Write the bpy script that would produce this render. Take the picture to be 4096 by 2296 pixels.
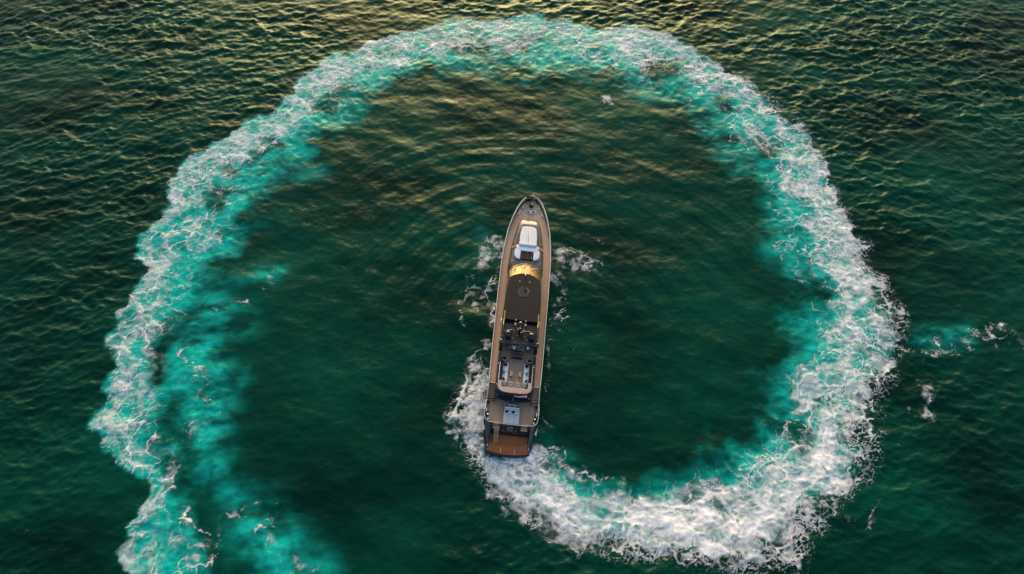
import bpy, bmesh, math, random
import numpy as np
from mathutils import Matrix, Vector, Euler

for o in list(bpy.data.objects):
    bpy.data.objects.remove(o, do_unlink=True)
scene = bpy.context.scene
COL = scene.collection
R = math.radians
random.seed(13)

# ------------------------------------------------------------------ camera
CAM_H = 88.0
CAM_TILT = 33.0            # degrees away from straight down
cam_d = bpy.data.cameras.new('camera')
cam_d.lens = 24.0; cam_d.sensor_width = 36.0
cam_d.clip_start = 0.5; cam_d.clip_end = 30000.0
cam = bpy.data.objects.new('camera', cam_d)
cam.location = (0, 0, CAM_H); cam.rotation_euler = (R(CAM_TILT), 0, 0)
COL.objects.link(cam); scene.camera = cam

# ------------------------------------------------------------------ sky and sun
SUN_EL, SUN_AZ = 17.0, -2.0      # the sun stands low beyond the top of the picture, a little to the left
world = bpy.data.worlds.new('World'); scene.world = world; world.use_nodes = True
nt = world.node_tree
bg = nt.nodes['Background']; bg.inputs['Strength'].default_value = 0.15
sky = nt.nodes.new('ShaderNodeTexSky'); sky.sky_type = 'NISHITA'; sky.sun_disc = False
sky.sun_elevation = R(SUN_EL); sky.sun_rotation = R(SUN_AZ)
sky.air_density = 1.0; sky.dust_density = 3.5; sky.ozone_density = 1.0
nt.links.new(sky.outputs[0], bg.inputs['Color'])
sun_d = bpy.data.lights.new('sun', 'SUN'); sun_d.energy = 1.25; sun_d.angle = R(46); sun_d.color = (1.0, 0.72, 0.44)
sun = bpy.data.objects.new('sun', sun_d)
sdir = Vector((math.sin(R(SUN_AZ)) * math.cos(R(SUN_EL)), math.cos(R(SUN_AZ)) * math.cos(R(SUN_EL)), math.sin(R(SUN_EL))))
sun.rotation_euler = (-sdir).to_track_quat('-Z', 'Y').to_euler()
COL.objects.link(sun)

vs = scene.view_settings
vs.view_transform = 'Standard'; vs.look = 'None'; vs.gamma = 1.0; vs.use_curve_mapping = False
vs.exposure = 0.68
scene.cycles.max_bounces = 6; scene.cycles.transparent_max_bounces = 6
scene.cycles.caustics_reflective = False; scene.cycles.caustics_refractive = False

# ------------------------------------------------------------------ tagging
def tag(o, label=None, cat=None, group=None, kind=None):
    if label: o['label'] = label
    if cat: o['category'] = cat
    if group: o['group'] = group
    if kind: o['kind'] = kind
    return o

# ------------------------------------------------------------------ materials
def new_mat(name):
    m = bpy.data.materials.new(name); m.use_nodes = True
    return m, m.node_tree, m.node_tree.nodes['Principled BSDF']

def set_spec(b, rough=0.5, metal=0.0, ior=1.45, coat=0.0):
    b.inputs['Roughness'].default_value = rough; b.inputs['Metallic'].default_value = metal
    b.inputs['IOR'].default_value = ior; b.inputs['Coat Weight'].default_value = coat

def mat(name, col, rough=0.5, metal=0.0, vary=0.12, scale=3.0, bump=0.0, coat=0.0, stretch=(1, 1, 1), spec=.5):
    """plain surface with procedural mottling and fine relief"""
    m, t, b = new_mat(name); set_spec(b, rough, metal, coat=coat); b.inputs['Specular IOR Level'].default_value = spec
    tc = t.nodes.new('ShaderNodeTexCoord'); mp = t.nodes.new('ShaderNodeMapping'); mp.inputs['Scale'].default_value = stretch
    n = t.nodes.new('ShaderNodeTexNoise'); n.inputs['Scale'].default_value = scale; n.inputs['Detail'].default_value = 5
    r = t.nodes.new('ShaderNodeValToRGB')
    r.color_ramp.elements[0].position = 0.3; r.color_ramp.elements[1].position = 0.7
    r.color_ramp.elements[0].color = (*[c * (1 - vary) for c in col], 1)
    r.color_ramp.elements[1].color = (*[min(1, c * (1 + vary)) for c in col], 1)
    L = t.links.new
    L(tc.outputs['Object'], mp.inputs[0]); L(mp.outputs[0], n.inputs['Vector']); L(n.outputs[0], r.inputs[0]); L(r.outputs[0], b.inputs['Base Color'])
    if bump:
        bp = t.nodes.new('ShaderNodeBump'); bp.inputs['Strength'].default_value = bump; bp.inputs['Distance'].default_value = 0.02
        L(n.outputs[0], bp.inputs['Height']); L(bp.outputs[0], b.inputs['Normal'])
    return m
# ================================================================== THE SEA
def ground_px(pts, k=4096 / 2576.0):
    """points of the sea surface, read off the photograph once and kept in metres"""
    p = np.asarray(pts, float) * k
    a = R(CAM_TILT); f = 4096 * 24 / 36
    cx = (p[:, 0] - 2048) / f; cy = (1148 - p[:, 1]) / f
    dy = math.sin(a) + cy * math.cos(a); dz = -math.cos(a) + cy * math.sin(a)
    s = -CAM_H / dz
    return np.stack([cx * s, dy * s], -1)

def smooth(a, b, x):
    t = np.clip((x - a) / (b - a), 0, 1); return t * t * (3 - 2 * t)

def hash2(ix, iy, seed):
    h = (ix.astype(np.int64) * 374761393 + iy.astype(np.int64) * 668265263 + seed * 1442695041) & 0xffffffff
    h = ((h ^ (h >> 13)) * 1274126177) & 0xffffffff
    h = (h ^ (h >> 16)) & 0xffffffff
    return (h / 4294967295.0).astype(np.float32)

def vnoise(x, y, seed):
    ix = np.floor(x); iy = np.floor(y); fx = x - ix; fy = y - iy
    ix = ix.astype(np.int64); iy = iy.astype(np.int64)
    fx = fx * fx * fx * (fx * (fx * 6 - 15) + 10); fy = fy * fy * fy * (fy * (fy * 6 - 15) + 10)
    a = hash2(ix, iy, seed); b = hash2(ix + 1, iy, seed); c = hash2(ix, iy + 1, seed); d = hash2(ix + 1, iy + 1, seed)
    return (a + (b - a) * fx) * (1 - fy) + (c + (d - c) * fx) * fy

def fbm(x, y, seed, octv=4, gain=0.5):
    s = 0; amp = 1; tot = 0
    for o in range(octv):
        ca, sa = math.cos(o * 1.1 + seed), math.sin(o * 1.1 + seed); k = 2.03 ** o
        s = s + amp * vnoise((x * ca - y * sa) * k + 17.3 * o, (x * sa + y * ca) * k - 9.1 * o, seed + o)
        tot += amp; amp *= gain
    return s / tot

def worley(x, y, seed):
    """distance to the nearest cell wall (F2 - F1), in cells"""
    ix = np.floor(x).astype(np.int64); iy = np.floor(y).astype(np.int64)
    f1 = np.full(x.shape, 9.0, np.float32); f2 = f1.copy()
    for dx in (-1, 0, 1):
        for dy in (-1, 0, 1):
            jx = ix + dx; jy = iy + dy
            px = jx + hash2(jx, jy, seed); py = jy + hash2(jx, jy, seed + 77)
            d = np.sqrt((px - x) ** 2 + (py - y) ** 2).astype(np.float32)
            f2 = np.minimum(f2, np.maximum(f1, d)); f1 = np.minimum(f1, d)
    return f2 - f1

def poly_dist(P, pts):
    """distance to a polyline and the arc position (vertex units) of the nearest point"""
    best = np.full(len(P), 1e9, np.float32); par = np.zeros(len(P), np.float32)
    for i in range(len(pts) - 1):
        a, b = pts[i], pts[i + 1]; ab = b - a; L2 = float(ab @ ab) + 1e-9
        t = np.clip(((P[:, 0] - a[0]) * ab[0] + (P[:, 1] - a[1]) * ab[1]) / L2, 0, 1)
        d = np.hypot(P[:, 0] - a[0] - t * ab[0], P[:, 1] - a[1] - t * ab[1])
        m = d < best; best[m] = d[m]; par[m] = i + t[m]
    return best, par

def in_poly(P, pts):
    c = np.zeros(len(P), bool); n = len(pts); j = n - 1
    for i in range(n):
        xi, yi = pts[i]; xj, yj = pts[j]
        if yi != yj:
            m = ((yi > P[:, 1]) != (yj > P[:, 1])) & (P[:, 0] < (xj - xi) * (P[:, 1] - yi) / (yj - yi) + xi)
            c ^= m
        j = i
    return c

# outer edge of the churned track, from the port quarter of the yacht right round to the oldest water:
# photo x, y, whiteness, turquoise, how far in (share of the width) the turquoise starts
OUT = [(1196,925,0.9,0,0.9),(1176,985,0.95,0,0.9),(1150,1050,1,0,0.9),(1150,1095,1,0.05,0.8),(1185,1160,1,0.1,0.6),(1235,1222,1,0.9,0.26),(1300,1275,1,0.9,0.26),(1370,1322,1,0.9,0.26),
 (1450,1362,1,0.9,0.26),(1540,1398,1,0.9,0.26),(1640,1420,1,0.9,0.26),(1740,1444,1,0.9,0.26),(1830,1460,0.98,0.9,0.26),(1920,1446,0.97,0.9,0.26),(2000,1405,0.97,0.9,0.26),(2070,1345,0.95,0.9,0.26),
 (2120,1280,0.92,0.9,0.22),(2160,1220,0.9,0.9,0.2),(2190,1150,0.88,0.9,0.2),(2205,1080,0.87,0.9,0.2),(2215,1010,0.86,0.9,0.18),(2252,930,0.86,0.9,0.15),(2282,850,0.84,0.85,0.14),(2262,800,0.82,0.85,0.14),
 (2228,745,0.8,0.85,0.14),(2205,680,0.8,0.85,0.14),(2175,610,0.78,0.85,0.12),(2135,530,0.76,0.85,0.12),(2105,460,0.74,0.85,0.1),(2060,395,0.72,0.85,0.1),(2010,320,0.76,0.88,0.1),(1955,255,0.76,0.88,0.1),
 (1880,190,0.73,0.88,0.08),(1790,130,0.71,0.88,0.08),(1690,88,0.69,0.88,0.06),(1600,66,0.67,0.88,0.05),(1510,62,0.65,0.88,0.05),(1430,50,0.64,0.88,0.04),(1330,18,0.62,0.88,0.04),(1270,40,0.61,0.88,0.03),
 (1200,56,0.67,0.88,0.02),(1150,28,0.66,0.88,0.02),(1080,68,0.66,0.88,0),(990,92,0.65,0.88,0),(900,115,0.64,0.88,0),(825,130,0.63,0.88,0),(790,170,0.63,0.9,0),(735,190,0.62,0.9,0),
 (715,235,0.62,0.9,0),(680,268,0.61,0.9,0),(610,296,0.61,0.9,0),(570,335,0.6,0.92,0),(500,372,0.59,0.92,0),(440,402,0.58,0.92,0),(425,440,0.58,0.92,0),(398,485,0.57,0.92,0),
 (400,530,0.57,0.92,0),(352,585,0.58,0.92,0),(352,640,0.58,0.92,0),(378,690,0.56,0.92,0),(340,716,0.54,0.92,0),(300,760,0.54,0.92,0),(286,800,0.54,0.92,0),(250,832,0.54,0.92,0),
 (252,868,0.43,0.92,0),(285,895,0.42,0.92,0),(288,935,0.42,0.92,0),(264,972,0.54,0.92,0),(266,1005,0.54,0.92,0),(232,1050,0.43,0.92,0),(222,1092,0.4,0.92,0),(240,1150,0.39,0.92,0),
 (292,1176,0.39,0.92,0),(346,1202,0.4,0.92,0),(350,1240,0.4,0.92,0),(320,1292,0.42,0.92,0),(330,1335,0.43,0.92,0),(308,1392,0.43,0.92,0),(335,1440,0.41,0.92,0),(350,1500,0.37,0.92,0),(330,1600,0.37,0.92,0)]
INN = [(1240,930),(1240,1000),(1240,1075),(1262,1142),(1350,1112),(1395,1135),(1440,1185),(1510,1212),(1590,1218),(1660,1190),(1740,1168),(1820,1142),(1872,1092),(1905,1020),
 (1935,955),(1972,890),(1962,820),(1978,740),(1965,670),(1945,600),(1930,520),(1895,455),(1850,408),(1790,355),(1730,305),(1690,255),(1630,225),(1550,200),
 (1470,180),(1390,198),(1300,196),(1230,182),(1150,172),(1070,178),(1000,200),(935,250),(865,300),(800,350),(735,400),(680,455),(650,520),(620,590),
 (560,640),(525,700),(500,765),(512,830),(545,900),(560,980),(555,1060),(535,1120),(500,1180),(490,1250),(500,1330),(520,1400),(540,1500),(540,1600)]
OUTW = ground_px([(a[0], a[1]) for a in OUT]); INW = ground_px(INN)
ATT = np.array([a[2:] for a in OUT])

TEAL_STROKES = [([(430,760),(560,800)],4.0,.5),([(660,690),(690,690)],1.6,.55),([(500,870),(545,960),(540,1060),(500,1110)],2.6,.8),([(590,1240),(650,1275)],2.2,.45),
                    ([(640,1330),(690,1380),(700,1440),(720,1500)],3.2,.75),([(760,1400),(800,1444)],2.5,.4),([(520,1180),(560,1170)],2.0,.35),([(470,690),(560,700),(640,700)],1.7,.35),
                    ([(2330,850),(2420,845)],2.2,.3),([(760,440),(800,430)],2.5,.25),([(1180,520),(1230,640)],1.5,.12),([(1320,1115),(1380,1135),(1420,1180)],1.8,.5)]
FOAM_STROKES = [
  ([(1246,600),(1238,650),(1205,690)],.75,.55),([(1232,640),(1212,668)],1.0,.55),([(1240,700),(1190,730),(1152,765),(1158,800),(1170,822)],.42,.5),([(1225,730),(1190,770)],.9,.35),([(1238,800),(1222,850),(1214,900)],.45,.45),
  ([(1225,850),(1215,905),(1205,950)],.45,.6),([(1212,905),(1196,950),(1190,1000)],1.2,.8),
  ([(1392,640),(1430,650),(1478,668)],1.1,.60),([(1402,650),(1440,665)],.9,.5),([(1392,700),(1402,740),(1398,800)],.8,.42),([(1452,584),(1480,592),(1510,610)],.28,.5),([(1470,640),(1488,680)],.5,.5),
  ([(1400,820),(1450,880),(1480,890)],.35,.22),([(1352,1060),(1368,1080)],.7,.5),([(1350,1105),(1400,1140),(1430,1190),(1500,1205)],.7,.5),([(1440,1190),(1500,1200),(1560,1215)],.5,.4),
  ([(1520,240),(1530,262)],.5,.5),([(1150,240),(1165,262)],.4,.35),
  ([(2300,880),(2360,888),(2440,865),(2460,850)],.55,.55),([(2440,850),(2520,830),(2576,850)],.8,.48),([(2330,985),(2325,1040)],1.0,.55),([(2345,990),(2352,1040)],.6,.4),([(2265,1090),(2255,1125)],.45,.35),
  ([(2140,1300),(2190,1310),(2210,1270)],.6,.42),
  ([(570,125),(592,150)],.35,.4),([(500,150),(525,160)],.3,.25),([(600,1240),(640,1310)],.8,.2),([(500,1370),(540,1350)],1.0,.5),([(480,1420),(520,1400)],1.1,.5),
  ([(530,1300),(600,1290)],.6,.3),([(620,1300),(680,1270)],.35,.3),([(430,990),(470,940),(500,920)],.35,.35),([(480,900),(500,1000)],.8,.28),([(180,1090),(230,1125)],.4,.12),([(40,1340),(70,1350)],.8,.14),
  ([(420,1110),(450,1090),(480,1110)],.3,.3),([(1720,225),(1740,250)],.8,.3),([(1950,620),(1975,650)],.35,.4),([(1935,510),(1960,530),(1975,560)],.3,.5),
  
  ([(1285,1150),(1312,1200),(1372,1258),(1460,1310)],2.0,1.15),([(1300,570),(1266,640),(1248,720),(1238,800),(1228,880),(1222,940)],.42,.62),([(2290,884),(2400,872),(2470,845),(2576,848)],1.3,.42),
  ([(470,880),(505,960),(520,1040),(480,1100)],1.3,.34),([(600,1250),(660,1290),(690,1380),(720,1450)],1.2,.28),([(480,1300),(520,1400)],1.0,.38),([(560,770),(640,760),(690,690)],.8,.2),([(700,1400),(770,1450)],1.2,.25),
  ([(1258,1150),(1345,1148)],1.5,1.2),([(1245,1150),(1270,1210),(1335,1272)],1.5,1.1),([(1330,1150),(1360,1205),(1440,1265)],1.2,1.0),
  ([(1224,1040),(1180,1046),(1136,1050)],.55,.9),([(1222,1075),(1170,1082),(1128,1088)],.5,.85),([(1222,1060),(1160,1064)],.6,.9),([(1224,940),(1216,1000),(1222,1100)],.9,1.0),
  ([(1232,615),(1215,650),(1188,690)],1.3,.40),([(1236,705),(1180,745)],1.3,.36),([(1395,650),(1480,672)],1.5,.36),([(1396,690),(1410,790)],1.1,.30),([(1240,690),(1236,800),(1224,900)],.5,.42),([(1388,680),(1384,820),(1372,980)],.35,.30)]
GX0, GX1, GY0, GY1, GD = -112.0, 112.0, 6.0, 138.0, 0.125
gx = np.arange(GX0, GX1, GD, dtype=np.float32); gy = np.arange(GY0, GY1, GD, dtype=np.float32)
GXF, GYF = np.meshgrid(gx, gy)

def bil(field, x, y, x0, y0, d):
    """bilinear lookup in a raster"""
    fx = np.clip((x - x0) / d, 0, field.shape[1] - 1.001); fy = np.clip((y - y0) / d, 0, field.shape[0] - 1.001)
    ix = fx.astype(np.int32); iy = fy.astype(np.int32); fx = fx - ix; fy = fy - iy
    return (field[iy, ix] * (1 - fx) + field[iy, ix + 1] * fx) * (1 - fy) + (field[iy + 1, ix] * (1 - fx) + field[iy + 1, ix + 1] * fx) * fy

# coarse raster of ring coordinates
CD = 0.5
cx_ = np.arange(GX0 - 4, GX1 + 4, CD); cy_ = np.arange(GY0 - 4, GY1 + 4, CD)
CX, CY = np.meshgrid(cx_, cy_); CP = np.stack([CX.ravel(), CY.ravel()], -1)
dO, pO = poly_dist(CP, OUTW); dI, _ = poly_dist(CP, INW)
ringpoly = np.concatenate([OUTW, INW[::-1]])
inside = in_poly(CP, ringpoly)
disc = in_poly(CP, np.concatenate([INW, ground_px([(540, 1700), (1120, 1700), (1150, 1100)])])) & ~inside      # the smooth water within the circle
sdO = np.where(inside | disc | (dI < dO), dO, -dO)
sdI = np.where(inside | ~(disc | (dI < dO)), dI, -dI)
shp = CX.shape
sdO = sdO.reshape(shp); sdI = sdI.reshape(shp)
aW, aT, aS = [np.interp(pO, np.arange(len(ATT)), ATT[:, k]).reshape(shp) for k in range(3)]
def blur(f, n):
    for _ in range(n):
        f = (f + np.roll(f, 1, 0) + np.roll(f, -1, 0) + np.roll(f, 1, 1) + np.roll(f, -1, 1)) / 5
    return f
arc = np.concatenate([[0], np.cumsum(np.hypot(*np.diff(OUTW, axis=0).T))])
aArc = blur(np.interp(pO, np.arange(len(arc)), arc).reshape(shp), 3)
aW, aT, aS = blur(aW, 12), blur(aT, 12), blur(aS, 12)
calm_c = blur(np.where(disc, 1.0, 0.0).reshape(shp), 30)
ring_c = blur(np.where(inside, 1.0, 0.0).reshape(shp), 6)

# only the cells near the track and near stray foam are worked out
rel = (bil(np.minimum(dO.reshape(shp), np.where(inside, 0, 99).reshape(shp)), GXF, GYF, GX0 - 4, GY0 - 4, CD) < 7.0) | (bil(np.minimum(dI, 40).reshape(shp), GXF, GYF, GX0 - 4, GY0 - 4, CD) < 7.0)
for pts, hw, am in TEAL_STROKES + FOAM_STROKES:
    q = ground_px(pts); lo, hi = q.min(0) - 2.6 * hw - 2.5, q.max(0) + 2.6 * hw + 2.5
    rel |= (GXF > lo[0]) & (GXF < hi[0]) & (GYF > lo[1]) & (GYF < hi[1])
GX, GY = GXF[rel], GYF[rel]
print('foam cells', rel.sum(), rel.size)
# warped lookups: the edge billows at two scales
wx = (fbm(GX / 5.5, GY / 5.5, 3, 4) - .5); wy = (fbm(GX / 5.5, GY / 5.5, 31, 4) - .5)
w2x = (fbm(GX / 1.6, GY / 1.6, 5, 3) - .5); w2y = (fbm(GX / 1.6, GY / 1.6, 51, 3) - .5)
STERN = ground_px([(1250, 1080)])[0]; kw = .22 + .78 * smooth(10, 38, np.hypot(GX - STERN[0], GY - STERN[1])).astype(np.float32)   # the young wake is still tight
QX = GX + kw * (5.0 * wx + 1.5 * w2x); QY = GY + kw * (5.0 * wy + 1.5 * w2y)
lk = lambda f: bil(f, QX, QY, GX0 - 4, GY0 - 4, CD).astype(np.float32)
SO, SI, W, T, TS = lk(sdO), lk(sdI), lk(aW), lk(aT), lk(aS)
width = np.maximum(SO + SI, 1.0)
guard = ((np.abs(lk(dO.reshape(shp)) - np.abs(SO)) < .6) & (np.abs(lk(dI.reshape(shp)) - np.abs(SI)) < .6) & (SI > -7.0)).astype(np.float32)
U = SO / width                                   # 0 at the outer edge, 1 at the inner edge

ARC = bil(aArc, QX * .35 + GX * .65, QY * .35 + GY * .65, GX0 - 4, GY0 - 4, CD).astype(np.float32)
streak = np.clip((fbm(ARC / 7.0 + 1.5 * wx, SO / 1.3 + 1.2 * w2x, 44, 4) - .5) * 2.6 + .5, 0, 1)      # drawn out along the boat's path
inward = np.clip((fbm(ARC / 1.7 + 1.2 * w2x, SO / 6.0 + .8 * wy, 45, 4) - .5) * 2.6 + .5, 0, 1)         # plumes pulled towards the middle

def stroke(pts, hw, seed, amp=1.0, rough=1.0):
    """a streak of foam along a line on the water (photo points), ragged at its edges"""
    P = ground_px(pts); lo = P.min(0) - hw * 3 - 2; hi = P.max(0) + hw * 3 + 2
    out = np.zeros_like(GX); m = (GX > lo[0]) & (GX < hi[0]) & (GY > lo[1]) & (GY < hi[1])
    if not m.any(): return out
    k = rough * .35
    d, _ = poly_dist(np.stack([QX[m] * k + GX[m] * (1 - k), QY[m] * k + GY[m] * (1 - k)], -1), P)
    out[m] = amp * np.exp(-(d / hw) ** 2)
    return out

# ---- aerated turquoise water under the foam
cloud = fbm(GX / 6.0, GY / 6.0, 11, 4); cloud2 = fbm(GX / 2.2, GY / 2.2, 12, 4)
Ui = U + (cloud - .5) * .55 + (cloud2 - .5) * .2
teal = smooth(0.0, 1.3, SO) * (1 - smooth(.58, 1.16, Ui)) * smooth(TS - .1, TS + .12, U) * T
dark_holes = smooth(.56, .70, fbm(GX / 7.0, GY / 7.0, 21, 3)) * smooth(.2, .6, U)
teal = guard * teal * (1 - .85 * dark_holes) * (.45 + .50 * cloud2 + .45 * inward)
# separate clouds of turquoise left inside and at the bottom left
for pts, hw, am in TEAL_STROKES:
    teal = np.maximum(teal, stroke(pts, hw, 1, am) * (.15 + 1.3 * np.clip((fbm(GX / 3.5, GY / 1.8, 47, 5) - .5) * 2.2 + .5, 0, 1)))
gap = np.maximum(stroke([(402,880),(398,960)], 1.5, 2), stroke([(440,1010),(420,1060),(470,1130)], 1.8, 2, .9))
mott = np.clip((.5 * fbm(GX / 1.7, GY / 1.2, 13, 5) + .5 * fbm(ARC / 3.0, SO / 1.0, 14, 4) - .5) * 3.2 + .5, 0, 1)
teal = np.clip(1.45 * teal * (1 - gap) * (.55 + .55 * mott), 0, 1)

# ---- white foam: density first, then lace
prof = smooth(-.02, .10, U) * (1 - smooth(np.maximum(.30, .18 + .30 * W ** 2), np.maximum(.88, .55 + .38 * W), U + (cloud - .5) * .55))
patch = np.clip((fbm(GX / 3.6, GY / 3.6, 41, 4) - .5) * 2.4 + .5, 0, 1)
dens = guard * W * prof * (.50 + .85 * patch)
dens = dens * (1 - .55 * gap) * smooth(-.4, .6, SO)
outer_lace = smooth(-1.3, .2, SO) * (1 - smooth(.2, 2.5, SO)) * smooth(.55, .8, W) * (lk(dO.reshape(shp)) < 3.2)
outer_lace = outer_lace * guard; dens = np.maximum(dens, .16 * outer_lace)
extra = np.zeros_like(GX)
for pts, hw, am in FOAM_STROKES:
    am *= .68 if pts[0][0] > 2080 else .85 if (1140 < pts[0][0] < 1520 and pts[0][1] < 830) else 1.0      # stray patches are thin
    extra = np.maximum(extra, stroke(pts, hw * 1.55, 7, am))
extra = extra * np.clip((fbm(GX / 1.5, GY / 1.5, 61, 4) - .5) * 2.2 + .80, 0, 1.4)
extra = extra * (.68 + .50 * smooth(.42, .60, fbm(GX / .7, GY / .7, 62, 3))); ring_dens = dens; dens = np.maximum(dens, extra)
# keep the sea inside the hull's footprint free of foam is done by the hull itself

# lace: warped cell walls at three sizes, walls thicken where the foam is dense
hx = (fbm(GX / .55, GY / .55, 71, 2) - .5); hy = (fbm(GX / .55, GY / .55, 72, 2) - .5)
lx = GX + 1.7 * w2x + 1.6 * wx + .16 * hx; ly = GY + 1.7 * w2y + 1.6 * wy + .16 * hy
c1 = worley(lx / 3.4, ly / 2.7, 101); c2 = worley(lx / 1.5, ly / 1.2, 102); c3 = worley(lx / .7, ly / .6, 103)
c4 = worley(ARC / 2.6 + .2 * hx + .8 * w2x, SO / 5.5 + .12 * hy + .5 * w2y, 104)           # long threads drawn inwards
speck = fbm(GX / .45, GY / .45, 81, 2)
breakup = smooth(.36, .58, fbm(GX / 2.6, GY / 2.6, 91, 4))
breakup2 = smooth(.40, .60, fbm(GX / 1.9, GY / 1.9, 92, 4))
def wall(c, w):
    return 1 - smooth(w * .25, w + .015, c)
reach = smooth(0, .08, U) * (1 - smooth(.60, 1.02, U + (cloud - .5) * .5)) * smooth(.40, .66, W) * (SO > 0)
threads = guard * (1 - smooth(.008, .03 + .05 * W, c4)) * reach * smooth(.36, .60, fbm(GX / 2.6, GY / 2.6, 93, 3)) * (.40 + .5 * W)
fine = wall(c3, .03 + .22 * dens) * smooth(.30, .70, dens)
lace = np.maximum(wall(c1, .018 + .085 * dens) * breakup * .9, np.maximum(wall(c2, .015 + .12 * dens) * breakup2 * (.35 + .45 * dens), fine * (.25 + .6 * breakup2)))
lace = np.maximum(lace * smooth(.05, .32, dens), np.maximum(threads, wall(c3, .13) * outer_lace * (.10 + .40 * breakup2)))
hole = smooth(.14, .50, c1) * smooth(.38, .58, vnoise(lx / 2.3, ly / 2.3, 94)) * (1 - .75 * smooth(.85, 1.1, dens))
film = np.clip((fbm(GX / 2.4, GY / 1.7, 95, 5) - .5) * 2.8 + .5, 0, 1)
rim = smooth(.80, .95, W); core = smooth(-.02 + .10 * rim, .10 + .20 * rim, U + .16 * (film - .5))        # the young wake has an outer border of lace over dark water
body = np.maximum(ring_dens * core, .8 * extra) * (.30 + .55 * film + .40 * streak) + .34 * smooth(.93, 1.0, W) * prof * core * guard
froth = np.clip((.62 * fbm(ARC / 4.2 + .6 * w2x, SO / .62 + .8 * w2y, 97, 5) + .38 * fbm(GX / 1.1, GY / .85, 98, 5) - .5) * 3.4 + .5, 0, 1)      # churned texture, drawn out along the track
veil = ((.54 + .12 * smooth(.6, .85, W)) * smooth(.04, .55, body * (.45 + 1.05 * froth)) + .36 * smooth(.60, 1.1, body * (.6 + .6 * froth))) * (1 - .80 * hole)
cut = smooth(.05, .45, c2) * smooth(.45, .62, fbm(ARC / 3.6 + .5 * w2x, SO / 1.15, 96, 4)) * smooth(.0, .2, U)           # dark slits between the streaks
veil = veil * (1 - .82 * cut) * (.80 + .35 * (speck - .5))
foam = np.clip(np.maximum(lace * (.88 - .30 * smooth(.5, 1.0, dens) + .15 * speck), veil) + .30 * lace * veil, 0, 1)
milk = np.clip(smooth(.25, 1.0, body) * .45 * (1 - .8 * hole), 0, 1)       # fine bubbles just under the surface

def full(f):
    o = np.zeros(GXF.shape, np.float32); o[rel] = f; return o
foam, teal, milk, dens, streak, speck = map(full, (foam, teal, milk, dens, streak, speck))
GX, GY = GXF, GYF

# ---- waves
N, LW = 1024, 160.0
def spectrum(seed, peak, wind_deg, spread, rms, lmin, lmax):
    rng = np.random.default_rng(seed)
    k1 = 2 * np.pi * np.fft.fftfreq(N, LW / N); KX, KY = np.meshgrid(k1, k1); K = np.hypot(KX, KY); K[0, 0] = 1e-6
    kp = 2 * np.pi / peak
    S = np.exp(-1.25 * (kp / K) ** 2) / K ** 3.6
    c = np.cos(np.arctan2(KY, KX) - R(wind_deg)); S = S * (np.abs(c) ** spread + .04)
    S = S * (K > 2 * np.pi / lmax) * np.exp(-(K * lmin / (2 * np.pi)) ** 4)
    A = np.sqrt(S) * (rng.normal(size=K.shape) + 1j * rng.normal(size=K.shape)); A[0, 0] = 0
    h = np.fft.ifft2(A).real
    dx = np.fft.ifft2(-1j * KX / K * A).real; dy = np.fft.ifft2(-1j * KY / K * A).real
    s = rms / h.std()
    return [(a * s).astype(np.float32) for a in (h, dx, dy)]
def wrap(f, x, y):
    d = LW / N; fx = np.mod(x / d, N); fy = np.mod(y / d, N)
    ix = np.floor(fx).astype(np.int32); iy = np.floor(fy).astype(np.int32); fx = fx - ix; fy = fy - iy
    ix %= N; iy %= N; jx = (ix + 1) % N; jy = (iy + 1) % N
    return (f[iy, ix] * (1 - fx) + f[iy, jx] * fx) * (1 - fy) + (f[jy, ix] * (1 - fx) + f[jy, jx] * fx) * fy
CHOP = spectrum(1, 6.0, 104, 4, .094, .4, 30)
CHOP2 = spectrum(4, 2.8, 66, 4, .048, .35, 9)
SWELL = spectrum(2, 16, 75, 2, .11, 3.0, 60)
TURB = spectrum(3, 2.6, 0, 0, .045, .45, 8)
def choppy(S, x, y, lam):
    qx, qy = x, y
    for _ in range(2):
        qx, qy = x + lam * wrap(S[1], qx, qy), y + lam * wrap(S[2], qx, qy)
    return wrap(S[0], qx, qy)
BOWC = ground_px([(1340, 860)])[0]
def sea_height(x, y):
    calm = bil(calm_c, x, y, GX0 - 4, GY0 - 4, CD); ring = bil(ring_c, x, y, GX0 - 4, GY0 - 4, CD)
    out = np.clip(1 - calm - ring, 0, 1) * (.6 + .4 * smooth(25, 75, y)) * (.48 + .85 * np.clip((fbm(x / 24, y / 17, 9, 4) - .5) * 2.6 + .5, 0, 1))
    far = np.clip(1 - smooth(100, 150, np.hypot(x, y - 70)), 0, 1)
    h = choppy(CHOP, x, y, 1.1) * (out + .22 * ring + .13 * calm) + choppy(CHOP2, x, y, 1.0) * (out + .3 * ring + .30 * calm)
    h = h + choppy(SWELL, x, y, 1.0) * (.55 + .15 * calm) + choppy(TURB, x, y, .6) * (.75 * ring + .22 * calm)
    r = np.hypot(x - BOWC[0], (y - BOWC[1])); th = np.arctan2(x - BOWC[0], y - BOWC[1])
    env = smooth(9, 16, r) * (1 - smooth(36, 54, r)) * (1 - smooth(1.5, 2.4, np.abs(th - .1))) * calm
    ph = r * 2 * np.pi / 3.5 + 1.6 * np.sin(th * 2.3) + 6.0 * fbm(x / 16, y / 16, 6, 2)
    h = h + .042 * env * np.clip(fbm(x / 11, y / 11, 8, 2) * 2.6 - .65, 0, 1) * (np.sin(ph) + .3 * np.sin(ph * 2.7 + 1.0))
    return (h * far).astype(np.float32)

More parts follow.
